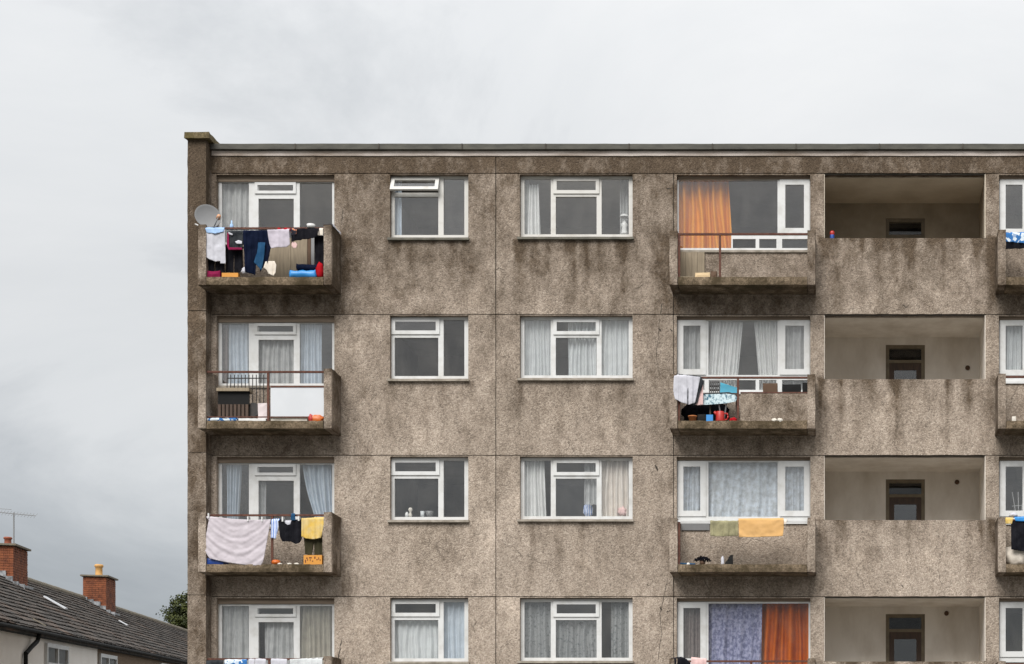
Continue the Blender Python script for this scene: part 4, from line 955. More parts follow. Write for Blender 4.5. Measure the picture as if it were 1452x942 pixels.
MB().box(a.x, b.x, -.62, -.42, Zf, a.z).build('carton', 'carton_orange', cx_)
h = a.z - Zf
for i, (u0, u1, v0, v1) in enumerate([(.08, .13, .2, .5), (.14, .22, .62, .74), (.20, .24, .40, .58), (.30, .44, .66, .78), (.34, .38, .38, .56), (.46, .52, .30, .42), (.58, .65, .62, .84), (.70, .76, .46, .58), (.80, .84, .52, .76), (.88, .92, .40, .56)]):
    MB().box(a.x + (b.x - a.x) * u0, a.x + (b.x - a.x) * u1, -.6235, -.6205, Zf + h * v0, Zf + h * v1).build('printed_mark', 'ink_brown', cx_)
q = Vector((at(391, 0, -.6).x, -.58, Zf))
MB().lathe(q, [(.001, 0), (.06, 0), (.085, .03), (.085, .06), (.06, .09), (.001, .095)], 18).build('orange_pot', 'plastic_orange', smooth=True, label='squat orange tub on floor beside the washed sheet', cat='tub')
for i, x in enumerate((396, 410, 420)): lump('pebble', ('white stone beside the squat orange tub', 'white stone midway between orange tub and printed carton', 'white stone nearer the orange printed carton')[i], 'stone', 'stone_white', Vector((at(x, 0, -.64).x, -.62, Zf + .012)), (.045, .03, .02), .3, i, group='white stones on the balcony edge')
a = at(293, 791, -.6); MB().rough_box(a.x, at(318, 0, -.6).x, -.62, -.35, Zf, a.z, .05, .01, 3).build('blue_tub', 'plastic_darkblue', label='dark blue tub on the floor under the washed sheet', cat='tub')
for i, (x, y) in enumerate(((296, 730.5), (352, 735), (372, 735.5), (401, 735.5), (424, 734.5))):
    q = at(x, y, YF); MB().box(q.x - .012, q.x + .012, q.y - .03, q.y + .09, q.z - .06, q.z + .03).build('clothes_peg', 'plastic_white', label=('white clothes peg at the high corner of the washed sheet', 'white clothes peg halfway along the washed sheet', 'white clothes peg near the striped shirt end of the sheet', 'white clothes peg holding the black T-shirt', 'white clothes peg between black T-shirt and yellow towel')[i], cat='peg', group='pegs on the rail')

# --- lowest corner balcony
Zf = bal['A', 3][2]
cloth('print_towel', 'blue floral printed towel on the rail under the sheet balcony', 'towel', [(318, 934), (350, 934), (350, 966), (318, 966)], YF, 'print_blue', 3)
for i, (x0, x1) in enumerate(((352, 361), (361.5, 377), (384, 407))):
    cloth('white_cloth', ('narrow white cloth beside the blue floral towel', 'white tea towel second along from the blue floral towel', 'wider white towel hanging furthest from the blue floral towel')[i], 'cloth', [(x0, 933), (x1, 934.5), (x1, 970), (x0 + 1, 968)], YF - .004 * i, 'cloth_white', 2, .01)
cloth('grey_cloth', 'dark grey cloth draped beside the blue floral towel', 'cloth', [(292, 937), (316, 935), (316, 965), (292, 965)], YF, 'cloth_charcoal', 3)
cloth('pale_green_cloth', 'pale green white washing on the rail near the cheek wall', 'cloth', [(411, 935), (457, 932), (457, 962), (411, 962)], YF + .01, 'net_white', 5)

# --- orange curtain balcony
Zf = bal['D', 0][2]
b, Yr, _, _ = bal['D', 0]
a, c_ = at(985.5, 386.5, -.6), at(1007, 395, -.6)
M = MB().rough_box(a.x, c_.x, -.6, -.45, Zf, a.z, .05, .006, 3)
M.build('carton', 'carton_tan', label='tan cardboard carton on floor of orange curtain balcony', cat='carton')
a, c_ = at(1007.5, 384, -.6), at(1016.5, 395, -.6)
MB().rough_box(a.x, c_.x, -.6, -.47, Zf, a.z, .05, .008, 5).build('black_pot', 'box_brown', label='dark box beside the tan cardboard carton', cat='box')
a = at(962, 392.8, -.6); MB().box(a.x, at(983, 0, -.6).x, -.62, -.56, Zf, a.z).build('wood_strip', 'wood_panel', label='pale wooden strip on the orange curtain balcony floor', cat='plank')
for i, (x0, x1) in enumerate(((964, 972), (972.3, 980), (980.3, 989), (989.3, 999))):
    a = at(x0, 357.5 + (i % 2) * .8, -.03); MB().box(a.x, at(x1, 0, -.03).x, -.045, -.006, Zf, a.z).build('apron_board', 'wood_panel', b)

# --- ironing board balcony
Zf = bal['D', 1][2]; Yr = bal['D', 1][1]
cloth('pink_towel', 'pink towel showing at both edges of the white bath towel', 'towel', [(952, 545), (997, 545), (997, 574), (990, 575), (970, 570), (952, 560)], YF + .02, 'cloth_pink', 3, .01)
cloth('dark_cloth', 'dark cloth bundled behind the white bath towel', 'cloth', [(955, 529), (994, 534), (998, 542), (993, 556), (989, 571), (984, 575), (970, 572), (957, 550)], YF - .005, 'cloth_charcoal', 3, .012)
cloth('bath_towel', 'white bath towel over the rail of ironing board balcony', 'towel', [(955.5, 530), (970, 531.5), (993, 535), (989, 556), (985.5, 571), (978, 574), (969, 572), (957, 566), (954.5, 556)], YF - .03, 'cloth_white', 4, .016)
ib = empty('ironing_board', Vector((at(1020, 0, -.5).x, -.5, Zf)), 'blue patterned ironing board standing behind the balcony rail', 'ironing board')
# board: an elongated rounded outline, tilted towards the rail
pts = []
for x, y in [(995, 559.5), (1010, 559), (1030, 558.5), (1042, 560), (1045.5, 564), (1043, 569.5), (1030, 572), (1010, 573.5), (995, 574.5)]:
    pts.append(at(x, y, -.56))
M = MB(); n = len(pts); M.v = [q + Vector((0, .01 * 0, 0)) for q in pts] + [q + Vector((0, .035, .012)) for q in pts]
M.f = [tuple(range(n - 1, -1, -1)), tuple(range(n, 2 * n))] + [(i, (i + 1) % n, n + (i + 1) % n, n + i) for i in range(n)]
M.build('board', 'print_iron', ib)
M = MB(); M.path([at(995, 558.7, -.55), at(1012, 558.0, -.55), at(1034, 557, -.55), at(1045, 561, -.55)], .012, 6); M.build('board_edge', 'black_iron', ib)
for (xa, xb) in ((1019, 1024), (1030, 1026)):
    MB().tube(at(xa, 572, -.5), Vector((at(xb, 0, -.45).x, -.42, Zf)), .014, 8).build('leg', 'galvanised', ib)
a = at(1021, 543, -.42); b_ = at(1047, 558, -.42)
M = MB(); M.hexa([(a.x, -.45, b_.z), (b_.x, -.45, b_.z), (b_.x, -.3, b_.z), (a.x, -.3, b_.z), (a.x + .01, -.45, a.z), (b_.x - .02, -.45, a.z - .1), (b_.x - .02, -.3, a.z - .1), (a.x + .01, -.3, a.z)])
M.build('laundry_basket', 'plastic_cyan', label='cyan plastic basket standing above the ironing board', cat='basket')
# support that carries the basket and crate
MB().box(at(1004, 0, -.4).x, b_.x, -.46, -.25, b_.z - .04, b_.z).build('tabletop', 'brown_timber', (tb := empty('small_table', Vector((at(1025, 0, -.35).x, -.35, Zf)), 'small dark table behind the ironing board', 'table')))
for sx in (at(1006, 0, -.4).x, b_.x - .05):
    for sy in (-.44, -.28): MB().box(sx, sx + .03, sy, sy + .03, Zf, b_.z - .04).build('leg', 'brown_timber', tb)
a = at(1006, 541, -.42); b2 = at(1020, 552, -.42); M = MB()
for i in range(6): X = a.x + (b2.x - a.x) * i / 5; M.box(X - .006, X + .006, -.45, -.3, b_.z, a.z)
for k in range(4): Z = b_.z + (a.z - b_.z) * k / 3; M.box(a.x, b2.x, -.452, -.298, Z - .008, Z + .008)
M.build('wire_crate', 'plastic_grey', label='grey slotted crate beside the cyan basket', cat='crate')
a = at(1001.5, 588.5, -.6); MB().box(a.x, at(1011, 0, -.6).x, -.62, -.5, Zf, a.z).build('blue_carton', 'plastic_blue', label='sky blue carton next to the red watering can', cat='carton')
a = at(989, 587.5, -.58); MB().rough_box(a.x, at(1001, 0, -.6).x, -.6, -.45, Zf, a.z, .05, .006, 3).build('black_tub', 'plastic_black', label='black tub between the terracotta pot and the blue carton', cat='tub')
q = Vector((at(982, 0, -.58).x, -.56, Zf)); MB().lathe(q, [(.001, 0), (.06, 0), (.08, .09), (.088, .09), (.088, .11), (.075, .11), (.07, .09), (.001, .08)], 18).build('plant_pot', 'terracotta', smooth=True, label='terracotta pot below the white bath towel', cat='pot')
wc = empty('watering_can', Vector((at(1021, 0, -.58).x, -.57, Zf)), 'red watering can under the ironing board', 'watering can')
q = Vector((at(1021, 0, -.58).x, -.57, Zf)); 
MB().lathe(q, [(.001, 0), (.082, 0), (.084, .02), (.08, .18), (.075, .19), (.06, .19), (.06, .17), (.001, .165)], 18).build('can_body', 'plastic_red', wc, True)
MB().path([q + Vector((.07, 0, .15)), q + Vector((.13, 0, .16)), q + Vector((.15, 0, .11)), q + Vector((.14, 0, .05)), q + Vector((.08, 0, .03))], .014, 8).build('handle', 'plastic_red', wc, True)
MB().tube(q + Vector((-.055, -.02, .10)), q + Vector((-.105, -.04, .185)), .02, 10, .024).build('spout', 'plastic_red', wc, True)
a = at(1038, 596, -.6); lump('red_cloth', 'crumpled red cloth by the rail post and watering can', 'cloth', 'cloth_red', Vector((at(1040, 0, -.6).x, -.55, Zf + .03)), (.08, .05, .05), .4, 5)
lump('dark_bundle', 'dark bundle stored under the ironing board', 'bundle', 'cloth_black', Vector((at(1000, 0, -.3).x, -.22, Zf + .22)), (.45, .12, .3), .25, 15)
for x0, x1, y0, y1, lb in ((1082, 1103, 545, 555.5, 'brown storage box behind the infill panel rail'), (1109, 1136, 546.5, 555.5, 'long dark storage box behind the infill panel rail'), (1138, 1146, 544, 553, 'small dark box in the cheek wall corner of ironing board balcony')):
    a, b2 = at(x0, y0, -.05), at(x1, y1, -.05); mt = 'box_brown' if x0 == 1082 else 'plastic_black'
    M = MB().rough_box(a.x, b2.x, -.15, -.045, PZ(J[1] + 113.5), a.z, .05, .004, x0)
    st = M.build('storage_box', mt, label=lb, cat='box')
    # stands on a ledge shelf
MB().box(at(1078, 0, -.1).x, at(1149, 0, -.1).x, -.17, -.006, PZ(J[1] + 116.5), PZ(J[1] + 113.6)).build('apron_shelf', 'wood_panel', bal['D', 1][0])
for x, y in ((1098, 604.5), (1106, 601.5)):
    lump('plaster_lump', 'lower white plaster lump on slab edge under infill panel' if x == 1098 else 'higher white plaster lump on slab edge under infill panel', 'rubble', 'stone_white', Vector((at(x, 0, -.66).x, -.655, Zf + .01)), (.05, .025, .035), .5, x, group='plaster lumps on the slab edge')

# --- orange towel balcony
Zf = bal['D', 2][2]; b, Yr, _, Zr = bal['D', 2]
cloth('olive_towel', 'crumpled olive towel beside the orange towel', 'towel', [(1007, 737.5), (1047, 737), (1047, 760), (1020, 761), (1007, 760)], YF, 'cloth_olive', 4, .012)
cloth('orange_towel', 'pale orange towel folded over the white rail', 'towel', [(1047, 735), (1111, 734), (1111.5, 748), (1110, 760.5), (1080, 761.5), (1048, 762)], YF - .012, 'cloth_orange', 1.3, .006, 'swag')
cloth('cream_flannel', 'small cream flannel at the end of the orange towel', 'cloth', [(1110, 736), (1116, 736), (1115, 744), (1111, 744)], YF, 'cloth_cream', 1, .004)
a = at(966, 742.5, -.03); MB().box(a.x, at(1006, 0, -.03).x, -.03, -.006, at(0, 752, -.03).z, a.z).build('grey_strip', 'plastic_grey', b)
def shoe(name, label, x, hgt, s, mat, seed):
    c_ = Vector((at(x, 0, -.6).x, -.57, Zf)); o_ = empty(name, c_, label, 'plant' if 'plant' in name else 'boot')
    return c_, o_
c_ = Vector((at(996, 0, -.6).x, -.57, Zf))
pl = empty('potted_plant', c_, 'dark leafed plant in a small pot on the orange towel balcony', 'plant')
MB().lathe(c_, [(.001, 0), (.04, 0), (.06, .07), (.05, .07), (.001, .06)], 14).build('pot', 'box_brown', pl, True)
M = MB()
for i in range(150):
    th, ph_ = random.uniform(0, 6.28), random.uniform(.1, 1.4); d_ = Vector((math.cos(th) * math.sin(ph_) * 1.35, math.sin(th) * math.sin(ph_) * .7, math.cos(ph_) * .75)) * random.uniform(.08, .13)
    p0 = c_ + Vector((0, 0, .06)) + d_; s1 = Vector((random.uniform(-1, 1), random.uniform(-1, 1), random.uniform(-1, 1))).normalized() * .03; s2 = s1.orthogonal().normalized() * .018
    M.add([p0 - s1, p0 + s2, p0 + s1, p0 - s2], [(0, 1, 2, 3)])
M.build('leaves', 'cloth_black', pl)
c_ = Vector((at(1034, 0, -.6).x, -.57, Zf))
bt = empty('rubber_boot', c_, 'black rubber boot with white lining on orange towel balcony', 'boot')
M = MB(); M.hexa([c_ + Vector(q) for q in ((-.09, -.04, 0), (.07, -.04, 0), (.07, .04, 0), (-.09, .04, 0), (-.07, -.035, .06), (.07, -.04, .1), (.07, .04, .1), (-.07, .035, .06))])
M.hexa([c_ + Vector(q) for q in ((-.04, -.04, .08), (.068, -.038, .1), (.068, .038, .1), (-.04, .04, .08), (.01, -.035, .17), (.065, -.03, .19), (.065, .03, .19), (.01, .035, .17))]); M.build('boot_body', 'plastic_black', bt)
lump('white_plume', 'white rag beside the black rubber boot', 'rag', 'cloth_white', Vector((at(1024.5, 0, -.6).x, -.58, Zf + .06)), (.03, .03, .1), .4, 4)
a = at(963, 798.5, -.6); MB().rough_box(a.x, at(986, 0, -.6).x, -.62, -.5, Zf, a.z, .05, .01, 5).build('blue_roll', 'cloth_denim', smooth=True, label='dark blue rolled mat on floor beside the dark plant', cat='mat')
lump('white_packet', 'small white packet on the dark blue rolled mat', 'packet', 'plastic_white', at(976, 801, -.63) + Vector((0, 0, .01)), (.03, .02, .03), .3, 6)

# --- balcony under it and the one beyond the loggias
cloth('dark_garment', 'dark garment over the rail below the violet curtain', 'garment', [(951, 933), (966, 931), (974, 935), (979, 940), (978, 965), (953, 965)], YF - .01, 'cloth_black', 3, .02)
cloth('pink_garment', 'pale pink garment beside the dark one below violet curtain', 'garment', [(980, 931.5), (1002, 934), (1001, 960), (980, 960)], YF, 'cloth_pink', 3)
cloth('blue_print_cloth', 'blue and white printed cloth on the rail beyond the open loggias', 'cloth', [(1420.5, 328), (1462, 328), (1462, 346), (1420.5, 342)], YF, 'print_blue', 3)
cloth('black_cloth', 'black cloth hanging below the blue and white printed cloth', 'cloth', [(1422, 340), (1462, 342), (1462, 352), (1430, 353), (1422, 355)], YF + .02, 'cloth_black', 3, bend=0)
Zf = bal['E', 1][2]; MB().rough_box(at(1434.5, 0, -.66).x, at(1441, 0, -.66).x, -.67, -.6, Zf - .005, Zf + .085, .03, .006, 2).build('white_block', 'stone_white', label='small white block on edge of the bare balcony slab', cat='block')
Zf = bal['E', 2][2]
cloth('black_trousers', 'black trousers on the rail above a pale sack', 'trousers', [(1433.5, 738), (1466, 738), (1466, 782), (1450, 782), (1434, 779)], YF, 'cloth_black', 3)
cloth('bright_blue_cloth', 'bright blue cloth laid on rail above the black trousers', 'cloth', [(1438, 733), (1466, 731), (1466, 740), (1440, 739)], YF - .02, 'plastic_blue', 2, .01)
cloth('orange_cloth', 'orange cloth at the cheek wall end of rail by black trousers', 'cloth', [(1425.5, 733), (1437, 733.5), (1435, 743), (1426, 743)], YF - .02, 'cloth_yellow', 2, .01)
lump('white_bundle', 'white bundle on the rail above the black trousers', 'bundle', 'cloth_white', at(1437, 730.5, YF + .06), (.075, .05, .045), .3, 9, flat=False)
lump('pale_sack', 'pale sack slumped on the floor below the black trousers', 'sack', 'cloth_cream', Vector((at(1444, 0, -.5).x, -.42, Zf + .17)), (.27, .16, .21), .3, 31)

# --- can on the loggia parapet
q = Vector((at(1180, 0, .1).x, .1, PZ(J[0] + 92.5)))
t = empty('drink_can', q, 'small red topped blue can on the top loggia parapet', 'can')
MB().lathe(q, [(.001, 0), (.04, 0), (.042, .02), (.042, .09), (.04, .1)], 14).build('can_body', 'plastic_darkblue', t, True)
MB().lathe(q + Vector((0, 0, .1)), [(.04, 0), (.044, .01), (.044, .06), (.03, .075), (.001, .075)], 14).build('cap', 'plastic_red', t, True)

# ------------------------------------------------------------------ terrace of houses
YD0 = 58.0
P0 = Vector(((15 - CX) / F * YD0, -D + YD0, EYE + (CY - 815) / F * YD0))
AX = Vector(((643 - CX) / F, 1.0, (CY - 1016) / F)); AXN = AX.normalized(); NR = Vector((1, .209, 0)).normalized()
def T(s_, u, h): return P0 + AXN * s_ + NR * u + Vector((0, 0, h))
def proj(q): k = F / (q.y + D); return CX + q.x * k, CY - (q.z - EYE) * k
def s_at(px, u, h):
    lo_, hi_ = -30, 80
    for _ in range(50):
        mid = (lo_ + hi_) / 2
        if proj(T(mid, u, h))[0] < px: lo_ = mid
        else: hi_ = mid
    return lo_
EU, EH = 4.0, -2.30
SL = math.hypot(EU, EH)
def roof_hit(px, py):
    """point of the front roof slope seen at a pixel, as (s, distance down the slope)"""
    best = None
    for k in range(0, 101):
        t_ = k / 100; s_ = s_at(px, EU * t_, EH * t_); e_ = abs(proj(T(s_, EU * t_, EH * t_))[1] - py)
        if best is None or e_ < best[0]: best = (e_, s_, t_)
    return best[1], best[2]
pm('white_render', (0.88, 0.845, 0.80), (0.80, 0.76, 0.71), 1.2, 0.9, 0.25)
pm('brown_brick', (0.20, 0.14, 0.09), (0.14, 0.095, 0.062), 7, 0.9, 0.3, stretch=(1, 1, 3))
pm('chimney_brick', (0.24, 0.078, 0.034), (0.115, 0.038, 0.02), 4.5, 0.9, 0.3, lo=.38, hi=.62)
pm('mortar', (0.20, 0.15, 0.11), (0.13, 0.095, 0.07), 9, 0.95, 0.2)
pm('lead', (0.34, 0.355, 0.37), (0.10, 0.105, 0.11), 7, 0.6, 0.2)
pm('pot_buff', (0.62, 0.36, 0.13), (0.5, 0.27, 0.09), 6, 0.8, 0.2)
pm('pot_red', (0.30, 0.09, 0.05), None, 6, 0.8, 0.2)
pm('verge_mortar', (0.20, 0.17, 0.125), (0.12, 0.105, 0.08), 4, 0.9, 0.3)
m, N, L = new_mat('roof_tile')
p = _pos(N, L); v = N.new('ShaderNodeTexVoronoi'); v.inputs['Scale'].default_value = 3.2; L.new(p, v.inputs['Vector'])
a1 = _noise(N, L, 0.7, 6, 0.7, p); a2 = _noise(N, L, 4.5, 5, 0.7, p)
c = _ramp(N, L, a1.outputs['Fac'], [(0.36, (0.030, 0.027, 0.024)), (0.52, (0.056, 0.045, 0.037)), (0.70, (0.12, 0.075, 0.052))]).outputs[0]
s_ = N.new('ShaderNodeSeparateColor'); L.new(v.outputs['Color'], s_.inputs[0])
c = _mix(N, L, 1.0, c, _ramp(N, L, s_.outputs[0], [(0.0, 0.62), (1.0, 1.35)]).outputs[0], 'MULTIPLY')
c = _mix(N, L, _ramp(N, L, a2.outputs['Fac'], [(0.56, 0.0), (0.76, 0.6)]).outputs[0], c, (0.20, 0.185, 0.155))
_finish(N, L, c, 0.85, a2.outputs['Fac'], 0.01, 0.5)

def brick_box(o_, a, b, z0, z1, name, thing):
    pass
def house(name, label, s0, s1, wall_mat, group):
    zc = ground_z(T((s0 + s1) / 2, 3.7, 0).x, T((s0 + s1) / 2, 3.7, 0).y)
    o_ = T((s0 + s1) / 2, 0, 0); root = empty(name, Vector((o_.x, o_.y, zc)), label, 'house', group)
    def Z(q, z): return Vector((q.x, q.y, z))
    wu = 3.86; b0, b1, b2_, b3 = [T(s_, u, 0) for s_, u in ((s0, -wu), (s1, -wu), (s1, wu), (s0, wu))]
    M = MB(); zb = min(ground_z(q.x, q.y) for q in (b0, b1, b2_, b3)) - .3
    tops = [T(s_, u, EH + .08) for s_, u in ((s0, -wu), (s1, -wu), (s1, wu), (s0, wu))]
    M.hexa([Z(q, zb) for q in (b0, b3, b2_, b1)] + [tops[0], tops[3], tops[2], tops[1]])
    wl = M.build('wall', wall_mat, root)
    # roof deck under the tiles
    M = MB(); th = .12
    up = [T(s_, 0, -.06) for s_ in (s0, s1)]; e1 = [T(s_, EU, EH - .06) for s_ in (s0, s1)]; e2 = [T(s_, -EU, EH - .06) for s_ in (s0, s1)]
    dz = Vector((0, 0, -th))
    M.add([up[0], up[1], e1[1], e1[0], e2[1], e2[0]] + [q + dz for q in (up[0], up[1], e1[1], e1[0], e2[1], e2[0])],
          [(0, 1, 2, 3), (0, 5, 4, 1), (6, 9, 8, 7), (6, 7, 10, 11), (3, 2, 8, 9), (5, 11, 10, 4), (0, 3, 9, 6), (0, 6, 11, 5), (1, 7, 8, 2), (1, 4, 10, 7)])
    rf = M.build('roof', 'roof_tile', root)
    # tiles: real overlapping courses, front slope singly, joined in one part
    rnd = random.Random(int(s0 * 10) + 5); M = MB(); gauge, tw = .30, .33; nrow = int(SL / gauge)
    sl = (NR * EU + Vector((0, 0, EH))) / SL; nm = sl.cross(AXN); nm = nm if nm.z > 0 else -nm; nm.normalize()
    for side in (1, -1):
        sld = sl if side == 1 else ((-NR * EU + Vector((0, 0, EH))) / SL); nmd = nm if side == 1 else Vector((-nm.x, -nm.y, nm.z))
        for k in range(nrow + 1):
            d0 = k * gauge - .03; d1 = min(d0 + gauge + .07, SL + .05)
            n = int((s1 - s0) / tw) if side == 1 else 1; ww = (s1 - s0) / n
            for i in range(n):
                a_ = s0 + ww * i + (ww / 2 if (k % 2 and n > 1) else 0); jt = rnd.uniform(-.025, .025) + .03 * mnoise.noise(Vector((a_ * .5, k * .7, 0))); lift = rnd.uniform(0, .016) + .012 * mnoise.noise(Vector((a_ * .8, k, 5)))
                p1 = T(a_ + .004, 0, 0) + sld * max(0, d0); p2 = T(min(a_ + ww - .004, s1), 0, 0) + sld * max(0, d0)
                p3 = T(min(a_ + ww - .004, s1), 0, 0) + sld * (d1 + jt); p4 = T(a_ + .004, 0, 0) + sld * (d1 + jt)
                l0, l1 = nmd * -.02, nmd * (.010 + lift)
                M.add([p1 + l0, p2 + l0, p3 + l1, p4 + l1, p4 + l1 - nmd * .022, p3 + l1 - nmd * .022], [(0, 3, 2, 1) if side == 1 else (0, 1, 2, 3), (3, 4, 5, 2)])
    M.build('roof_tiles', 'roof_tile', rf, kind='stuff')
    n = int((s1 - s0) / .45)
    M = MB()
    for i in range(n):
        a_ = s0 + (s1 - s0) * i / n; M.tube(T(a_ + .005, 0, -.03), T(a_ + (s1 - s0) / n - .01, 0, -.03 + rnd.uniform(-.008, .008)), .12, 10)
    M.build('ridge_tiles', 'verge_mortar', rf, kind='stuff')
    MB().path([T(s0, EU + .06, EH - .09), T(s1, EU + .06, EH - .09)], .045, 8).build('gutter', 'plastic_black', root)
    M = MB(); M.hexa([T(s0, EU - .06, EH - .20), T(s1, EU - .06, EH - .20), T(s1, EU - .02, EH - .20), T(s0, EU - .02, EH - .20), T(s0, EU - .06, EH - .15), T(s1, EU - .06, EH - .15), T(s1, EU - .02, EH - .15), T(s0, EU - .02, EH - .15)])
    M.build('eaves_board', 'plastic_black', root)
    M = MB(); M.hexa([T(s0, 3.865, EH - .195), T(s1, 3.865, EH - .195), T(s1, EU - .062, EH - .195), T(s0, EU - .062, EH - .195), T(s0, 3.865, EH - .187), T(s1, 3.865, EH - .187), T(s1, EU - .062, EH - .187), T(s0, EU - .062, EH - .187)])
    M.build('soffit', 'plastic_black', root)
    return root, rf, sl, nm
sA = s_at(138, 3.86, EH - .5)
HG = 'terraced houses behind the block'
h1, rf1, sl, nm = house('terraced_house', 'white rendered terraced house with black downpipe and slate grey tiled roof', -26, sA, 'white_render', HG)
h2, rf2, _, _ = house('terraced_house', 'brown walled terraced house joined to the white rendered one', sA, 5.5, 'brown_brick', HG)
h3, rf3, _, _ = house('terraced_house', 'terraced house carrying the chimney with a buff pot', 5.5, 20.5, 'brown_brick', HG)
h4, rf4, _, _ = house('terraced_house', 'far end terraced house whose roof runs behind the block', 20.5, 52, 'brown_brick', HG)

def chimney(root, s0, s1, u1, top, potmat, pot_s, pot_u, pot_h, pot_r):
    z_b = -u1 * .6 - .25
    def box(M, sa, sb, ua, ub, za, zb_):
        M.hexa([T(sa, ua, za), T(sb, ua, za), T(sb, ub, za), T(sa, ub, za), T(sa, ua, zb_), T(sb, ua, zb_), T(sb, ub, zb_), T(sa, ub, zb_)])
    M = MB(); box(M, s0 + .012, s1 - .012, .012, u1 - .012, z_b, top - .02); ch = M.build('chimney', 'mortar', root)
    M = MB(); z = z_b; k = 0; rnd = random.Random(3)
    while z < top - .03:
        zt = min(z + .065, top - .02); L1 = .215
        for (len_, mk) in ((s1 - s0, lambda a, b: (a, b, u1 - .1, u1)), (s1 - s0, lambda a, b: (a, b, 0, .1))):
            x = -(L1 / 2 if k % 2 else 0)
            while x < len_:
                a_, b_ = max(0, x), min(len_, x + L1); x += L1 + .01
                if b_ - a_ > .03: q = mk(s0 + a_, s0 + b_); e_ = rnd.uniform(0, .008); box(M, q[0], q[1], q[2] - (e_ if q[2] == 0 else 0), q[3] + (e_ if q[3] == u1 else 0), z, zt)
        for sa in (s0, s1 - .1):
            x = .1 - (L1 / 2 if k % 2 else 0)
            while x < u1 - .1:
                a_, b_ = max(.102, x), min(u1 - .102, x + L1); x += L1 + .01; e_ = rnd.uniform(0, .008)
                if b_ - a_ > .03: box(M, sa - (e_ if sa == s0 else 0), sa + .1, a_, b_, z, zt)
        z += .075; k += 1
    M.build('bricks', 'chimney_brick', ch, kind='stuff')
    M = MB(); box(M, s0 - .09, s1 + .09, -.09, u1 + .09, top, top + .055); M.build('chimney_cap', 'verge_mortar', ch)
    c_ = T(pot_s, pot_u, top + .055); r_ = pot_r
    MB().lathe(c_, [(r_ * 1.1, 0), (r_ * 1.05, .06), (r_, .08), (r_ * .95, pot_h * .75), (r_ * 1.2, pot_h * .8), (r_ * 1.25, pot_h * .92), (r_ * 1.05, pot_h), (r_ * .8, pot_h), (r_ * .7, pot_h * .5), (.001, pot_h * .5)], 18).build('chimney_pot', potmat, ch, True)
    # lead flashing, stepped down the slope
    rnd = random.Random(8); M = MB()
    for sa in (s0 - .03,):
        u = 0
        while u < u1 + .25:
            du = rnd.uniform(.14, .24); zz = EH / EU * u
            box(M, sa - rnd.uniform(.02, .10), sa + .04, u, u + du, zz - .10, zz + rnd.uniform(.02, .13)); u += du
    box(M, s0 - .06, s1 + .06, u1 + .012, u1 + .16, EH / EU * (u1 + .1) - .10, EH / EU * (u1 + .1) + .04)
    M.build('flashing', 'lead', ch)
    return ch
chimney(h2, -3.4, -1.5, .80, .62, 'pot_red', -2.3, .42, .28, .10)
chimney(h3, 11.6, 13.6, .80, .80, 'pot_buff', 12.6, .38, .46, .13)
# aerial on the nearer stack
ab = T(-1.9, .5, .68)
ae = empty('tv_aerial', ab, 'thin television aerial on the nearer brick chimney', 'aerial')
mt_ = ab + Vector((0, 0, 1.05)); MB().tube(ab, mt_, .022, 8).build('mast', 'galvanised', ae)
bd = Vector((1, .15, -.1)).normalized(); bp0, bp1 = mt_ - bd * .75 + Vector((0, 0, -.05)), mt_ + bd * .62 + Vector((0, 0, -.02))
MB().tube(bp0, bp1, .012, 6).build('boom', 'galvanised', ae)
for i in range(16):
    q = bp0.lerp(bp1, i / 15); el_ = Vector((.02, .5, .35)).normalized() * .14
    MB().tube(q - el_, q + el_, .007, 5).build('element', 'galvanised', ae)
MB().tube(bp0 + Vector((.0, 0, .1)), bp0.lerp(bp1, .5) + Vector((0, 0, .12)), .008, 5).build('boom', 'galvanised', ae)
# small bird-like lump of moss by the buff pot is left to the cap; rooflight and a slipped white tile
def on_roof(px0, py0, dS, dD, h0, h1, name, mat, parent):
    s_, t_ = roof_hit(px0, py0); base = T(s_, 0, 0) + sl * (SL * t_)
    M = MB(); M.hexa([base + nm * h0, base + AXN * dS + nm * h0, base + AXN * dS + sl * dD + nm * h0, base + sl * dD + nm * h0,
                      base + nm * h1, base + AXN * dS + nm * h1, base + AXN * dS + sl * dD + nm * h1, base + sl * dD + nm * h1]); return M.build(name, mat, parent)
s_, t_ = roof_hit(60, 848.5)
on_roof(60, 848.5, .32, .70, .045, .085, 'rooflight', 'white_board', rf2)
on_roof(167, 882, .30, .32, .045, .07, 'slipped_tile', 'white_board', rf3)
on_roof(45, 879, .10, .34, .03, .05, 'cracked_verge', 'verge_mortar', rf1)
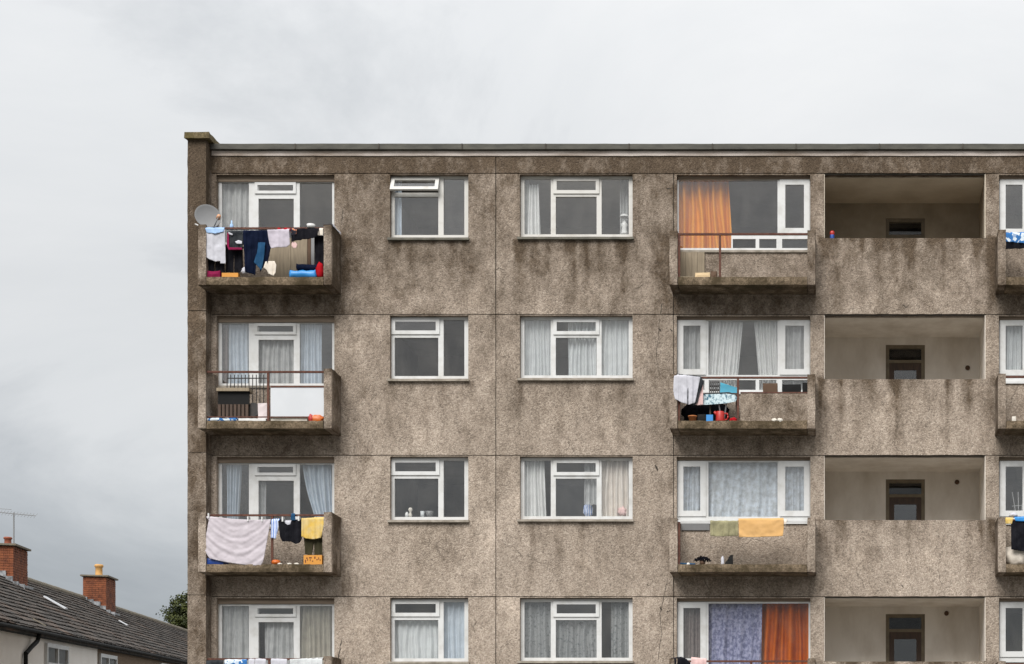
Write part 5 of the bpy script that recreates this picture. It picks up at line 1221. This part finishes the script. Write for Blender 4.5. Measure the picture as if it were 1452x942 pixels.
# wall windows
def wall_window(root, px0, px1, py_top, hgt, cols_, wu=3.86):
    s0 = s_at(px0, wu, EH - 1); s1 = s_at(px1, wu, EH - 1); lo_, hi_ = -6, 0
    for _ in range(40):
        mid = (lo_ + hi_) / 2
        if proj(T(s0, wu, mid))[1] > py_top: lo_ = mid
        else: hi_ = mid
    zt = lo_; M = MB()
    def bx(M, sa, sb, za, zb_, ua, ub): M.hexa([T(sa, ua, za), T(sb, ua, za), T(sb, ub, za), T(sa, ub, za), T(sa, ua, zb_), T(sb, ua, zb_), T(sb, ub, zb_), T(sa, ub, zb_)])
    W_ = s1 - s0; t_ = .10; ua, ub = wu + .002, wu + .07
    bx(M, s0, s1, zt - t_, zt, ua, ub); bx(M, s0, s1, zt - hgt, zt - hgt + t_, ua, ub)
    for k in range(cols_ + 1): c_ = s0 + t_ / 2 + (W_ - t_) * k / cols_; bx(M, c_ - t_ / 2, c_ + t_ / 2, zt - hgt + t_, zt - t_, ua, ub)
    bx(M, s0 + t_, s1 - t_, zt - hgt * .38 - .05, zt - hgt * .38 + .05, ua + .004, ub + .01)
    w_ = M.build('window', 'upvc', root)
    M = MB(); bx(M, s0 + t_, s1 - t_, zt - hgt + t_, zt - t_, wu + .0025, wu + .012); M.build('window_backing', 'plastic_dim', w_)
    M = MB(); bx(M, s0 + t_, s1 - t_, zt - hgt + t_, zt - t_, wu + .03, wu + .036); M.build('pane', 'glass_dim', w_)
wall_window(h1, 63, 94, 911.5, 1.35, 2)
wall_window(h2, 139.5, 163, 926.5, 1.3, 2)
wall_window(h2, 226, 240, 940, 1.2, 2)
# downpipe on the white house
s_ = s_at(53, EU, EH - .2); s2_ = s_at(36.5, 3.93, EH - .8)
MB().path([T(s_, EU + .05, EH - .12), T(s_, EU + .0, EH - .30), T(s2_ + .45, 3.96, EH - .45), T(s2_, 3.93, EH - .62), T(s2_, 3.93, EH - 5.5)], .05, 8).build('downpipe', 'plastic_black', h1)

# ------------------------------------------------------------------ tree beyond the roofs
pm('bark', (0.09, 0.07, 0.05), (0.05, 0.04, 0.03), 8, 0.95, 0.4)
m, N, L = new_mat('leaf')
gi = N.new('ShaderNodeNewGeometry'); p = _pos(N, L); a1 = _noise(N, L, 1.6, 3, 0.6, p)
c = _ramp(N, L, a1.outputs['Fac'], [(0.35, (0.013, 0.020, 0.004)), (0.65, (0.060, 0.070, 0.010))]).outputs[0]
c = _mix(N, L, 1.0, c, _ramp(N, L, gi.outputs['Random Per Island'], [(0, 0.55), (1, 1.5)]).outputs[0], 'MULTIPLY')
_finish(N, L, c, 0.7)
def tree(px, ytop, Yd_, rad, hgt, label, seed):
    rnd = random.Random(seed); X = (px - CX) / F * Yd_; Y = -D + Yd_; zt = EYE + (CY - ytop) / F * Yd_; zb = ground_z(X, Y)
    root = empty('garden_tree', (X, Y, zb), label, 'tree'); base = Vector((X, Y, zb))
    cz = zt - hgt * .42; M = MB(); M.tube(base - Vector((0, 0, .2)), Vector((X, Y, cz)), .22, 10, .09)
    tips = []
    for i in range(36):
        th = rnd.uniform(0, 6.28); f_ = rnd.uniform(.1, 1); d_ = Vector((math.cos(th), math.sin(th), rnd.uniform(-.55, 1.0))); 
        tip = Vector((X, Y, cz)) + Vector((d_.x * rad, d_.y * rad, d_.z * hgt * .40)) * rnd.uniform(.55, .98)
        st = Vector((X, Y, cz - hgt * .25 + f_ * hgt * .3)); M.tube(st, tip, .05, 6, .015); tips.append(tip)
    M.build('trunk', 'bark', root)
    M = MB()
    for tip in tips:
        for _ in range(9):
            cc = tip + Vector((rnd.gauss(0, 1), rnd.gauss(0, 1), rnd.gauss(0, .8))) * rad * .17; cr_ = rnd.uniform(.12, .3) * rad * .5
            for _ in range(90):
                q = cc + Vector((rnd.gauss(0, 1), rnd.gauss(0, 1), rnd.gauss(0, 1))) * cr_ * .7
                a_ = Vector((rnd.uniform(-1, 1), rnd.uniform(-1, 1), rnd.uniform(-.3, 1))).normalized() * rnd.uniform(.06, .12); b_ = a_.orthogonal().normalized() * .045
                M.add([q - a_, q + b_, q + a_, q - b_], [(0, 1, 2, 3)])
    M.build('crown', 'leaf', root)
tree(286, 838, 112, 1.95, 5.2, 'dark green bushy tree showing between terrace roof and block', 4)
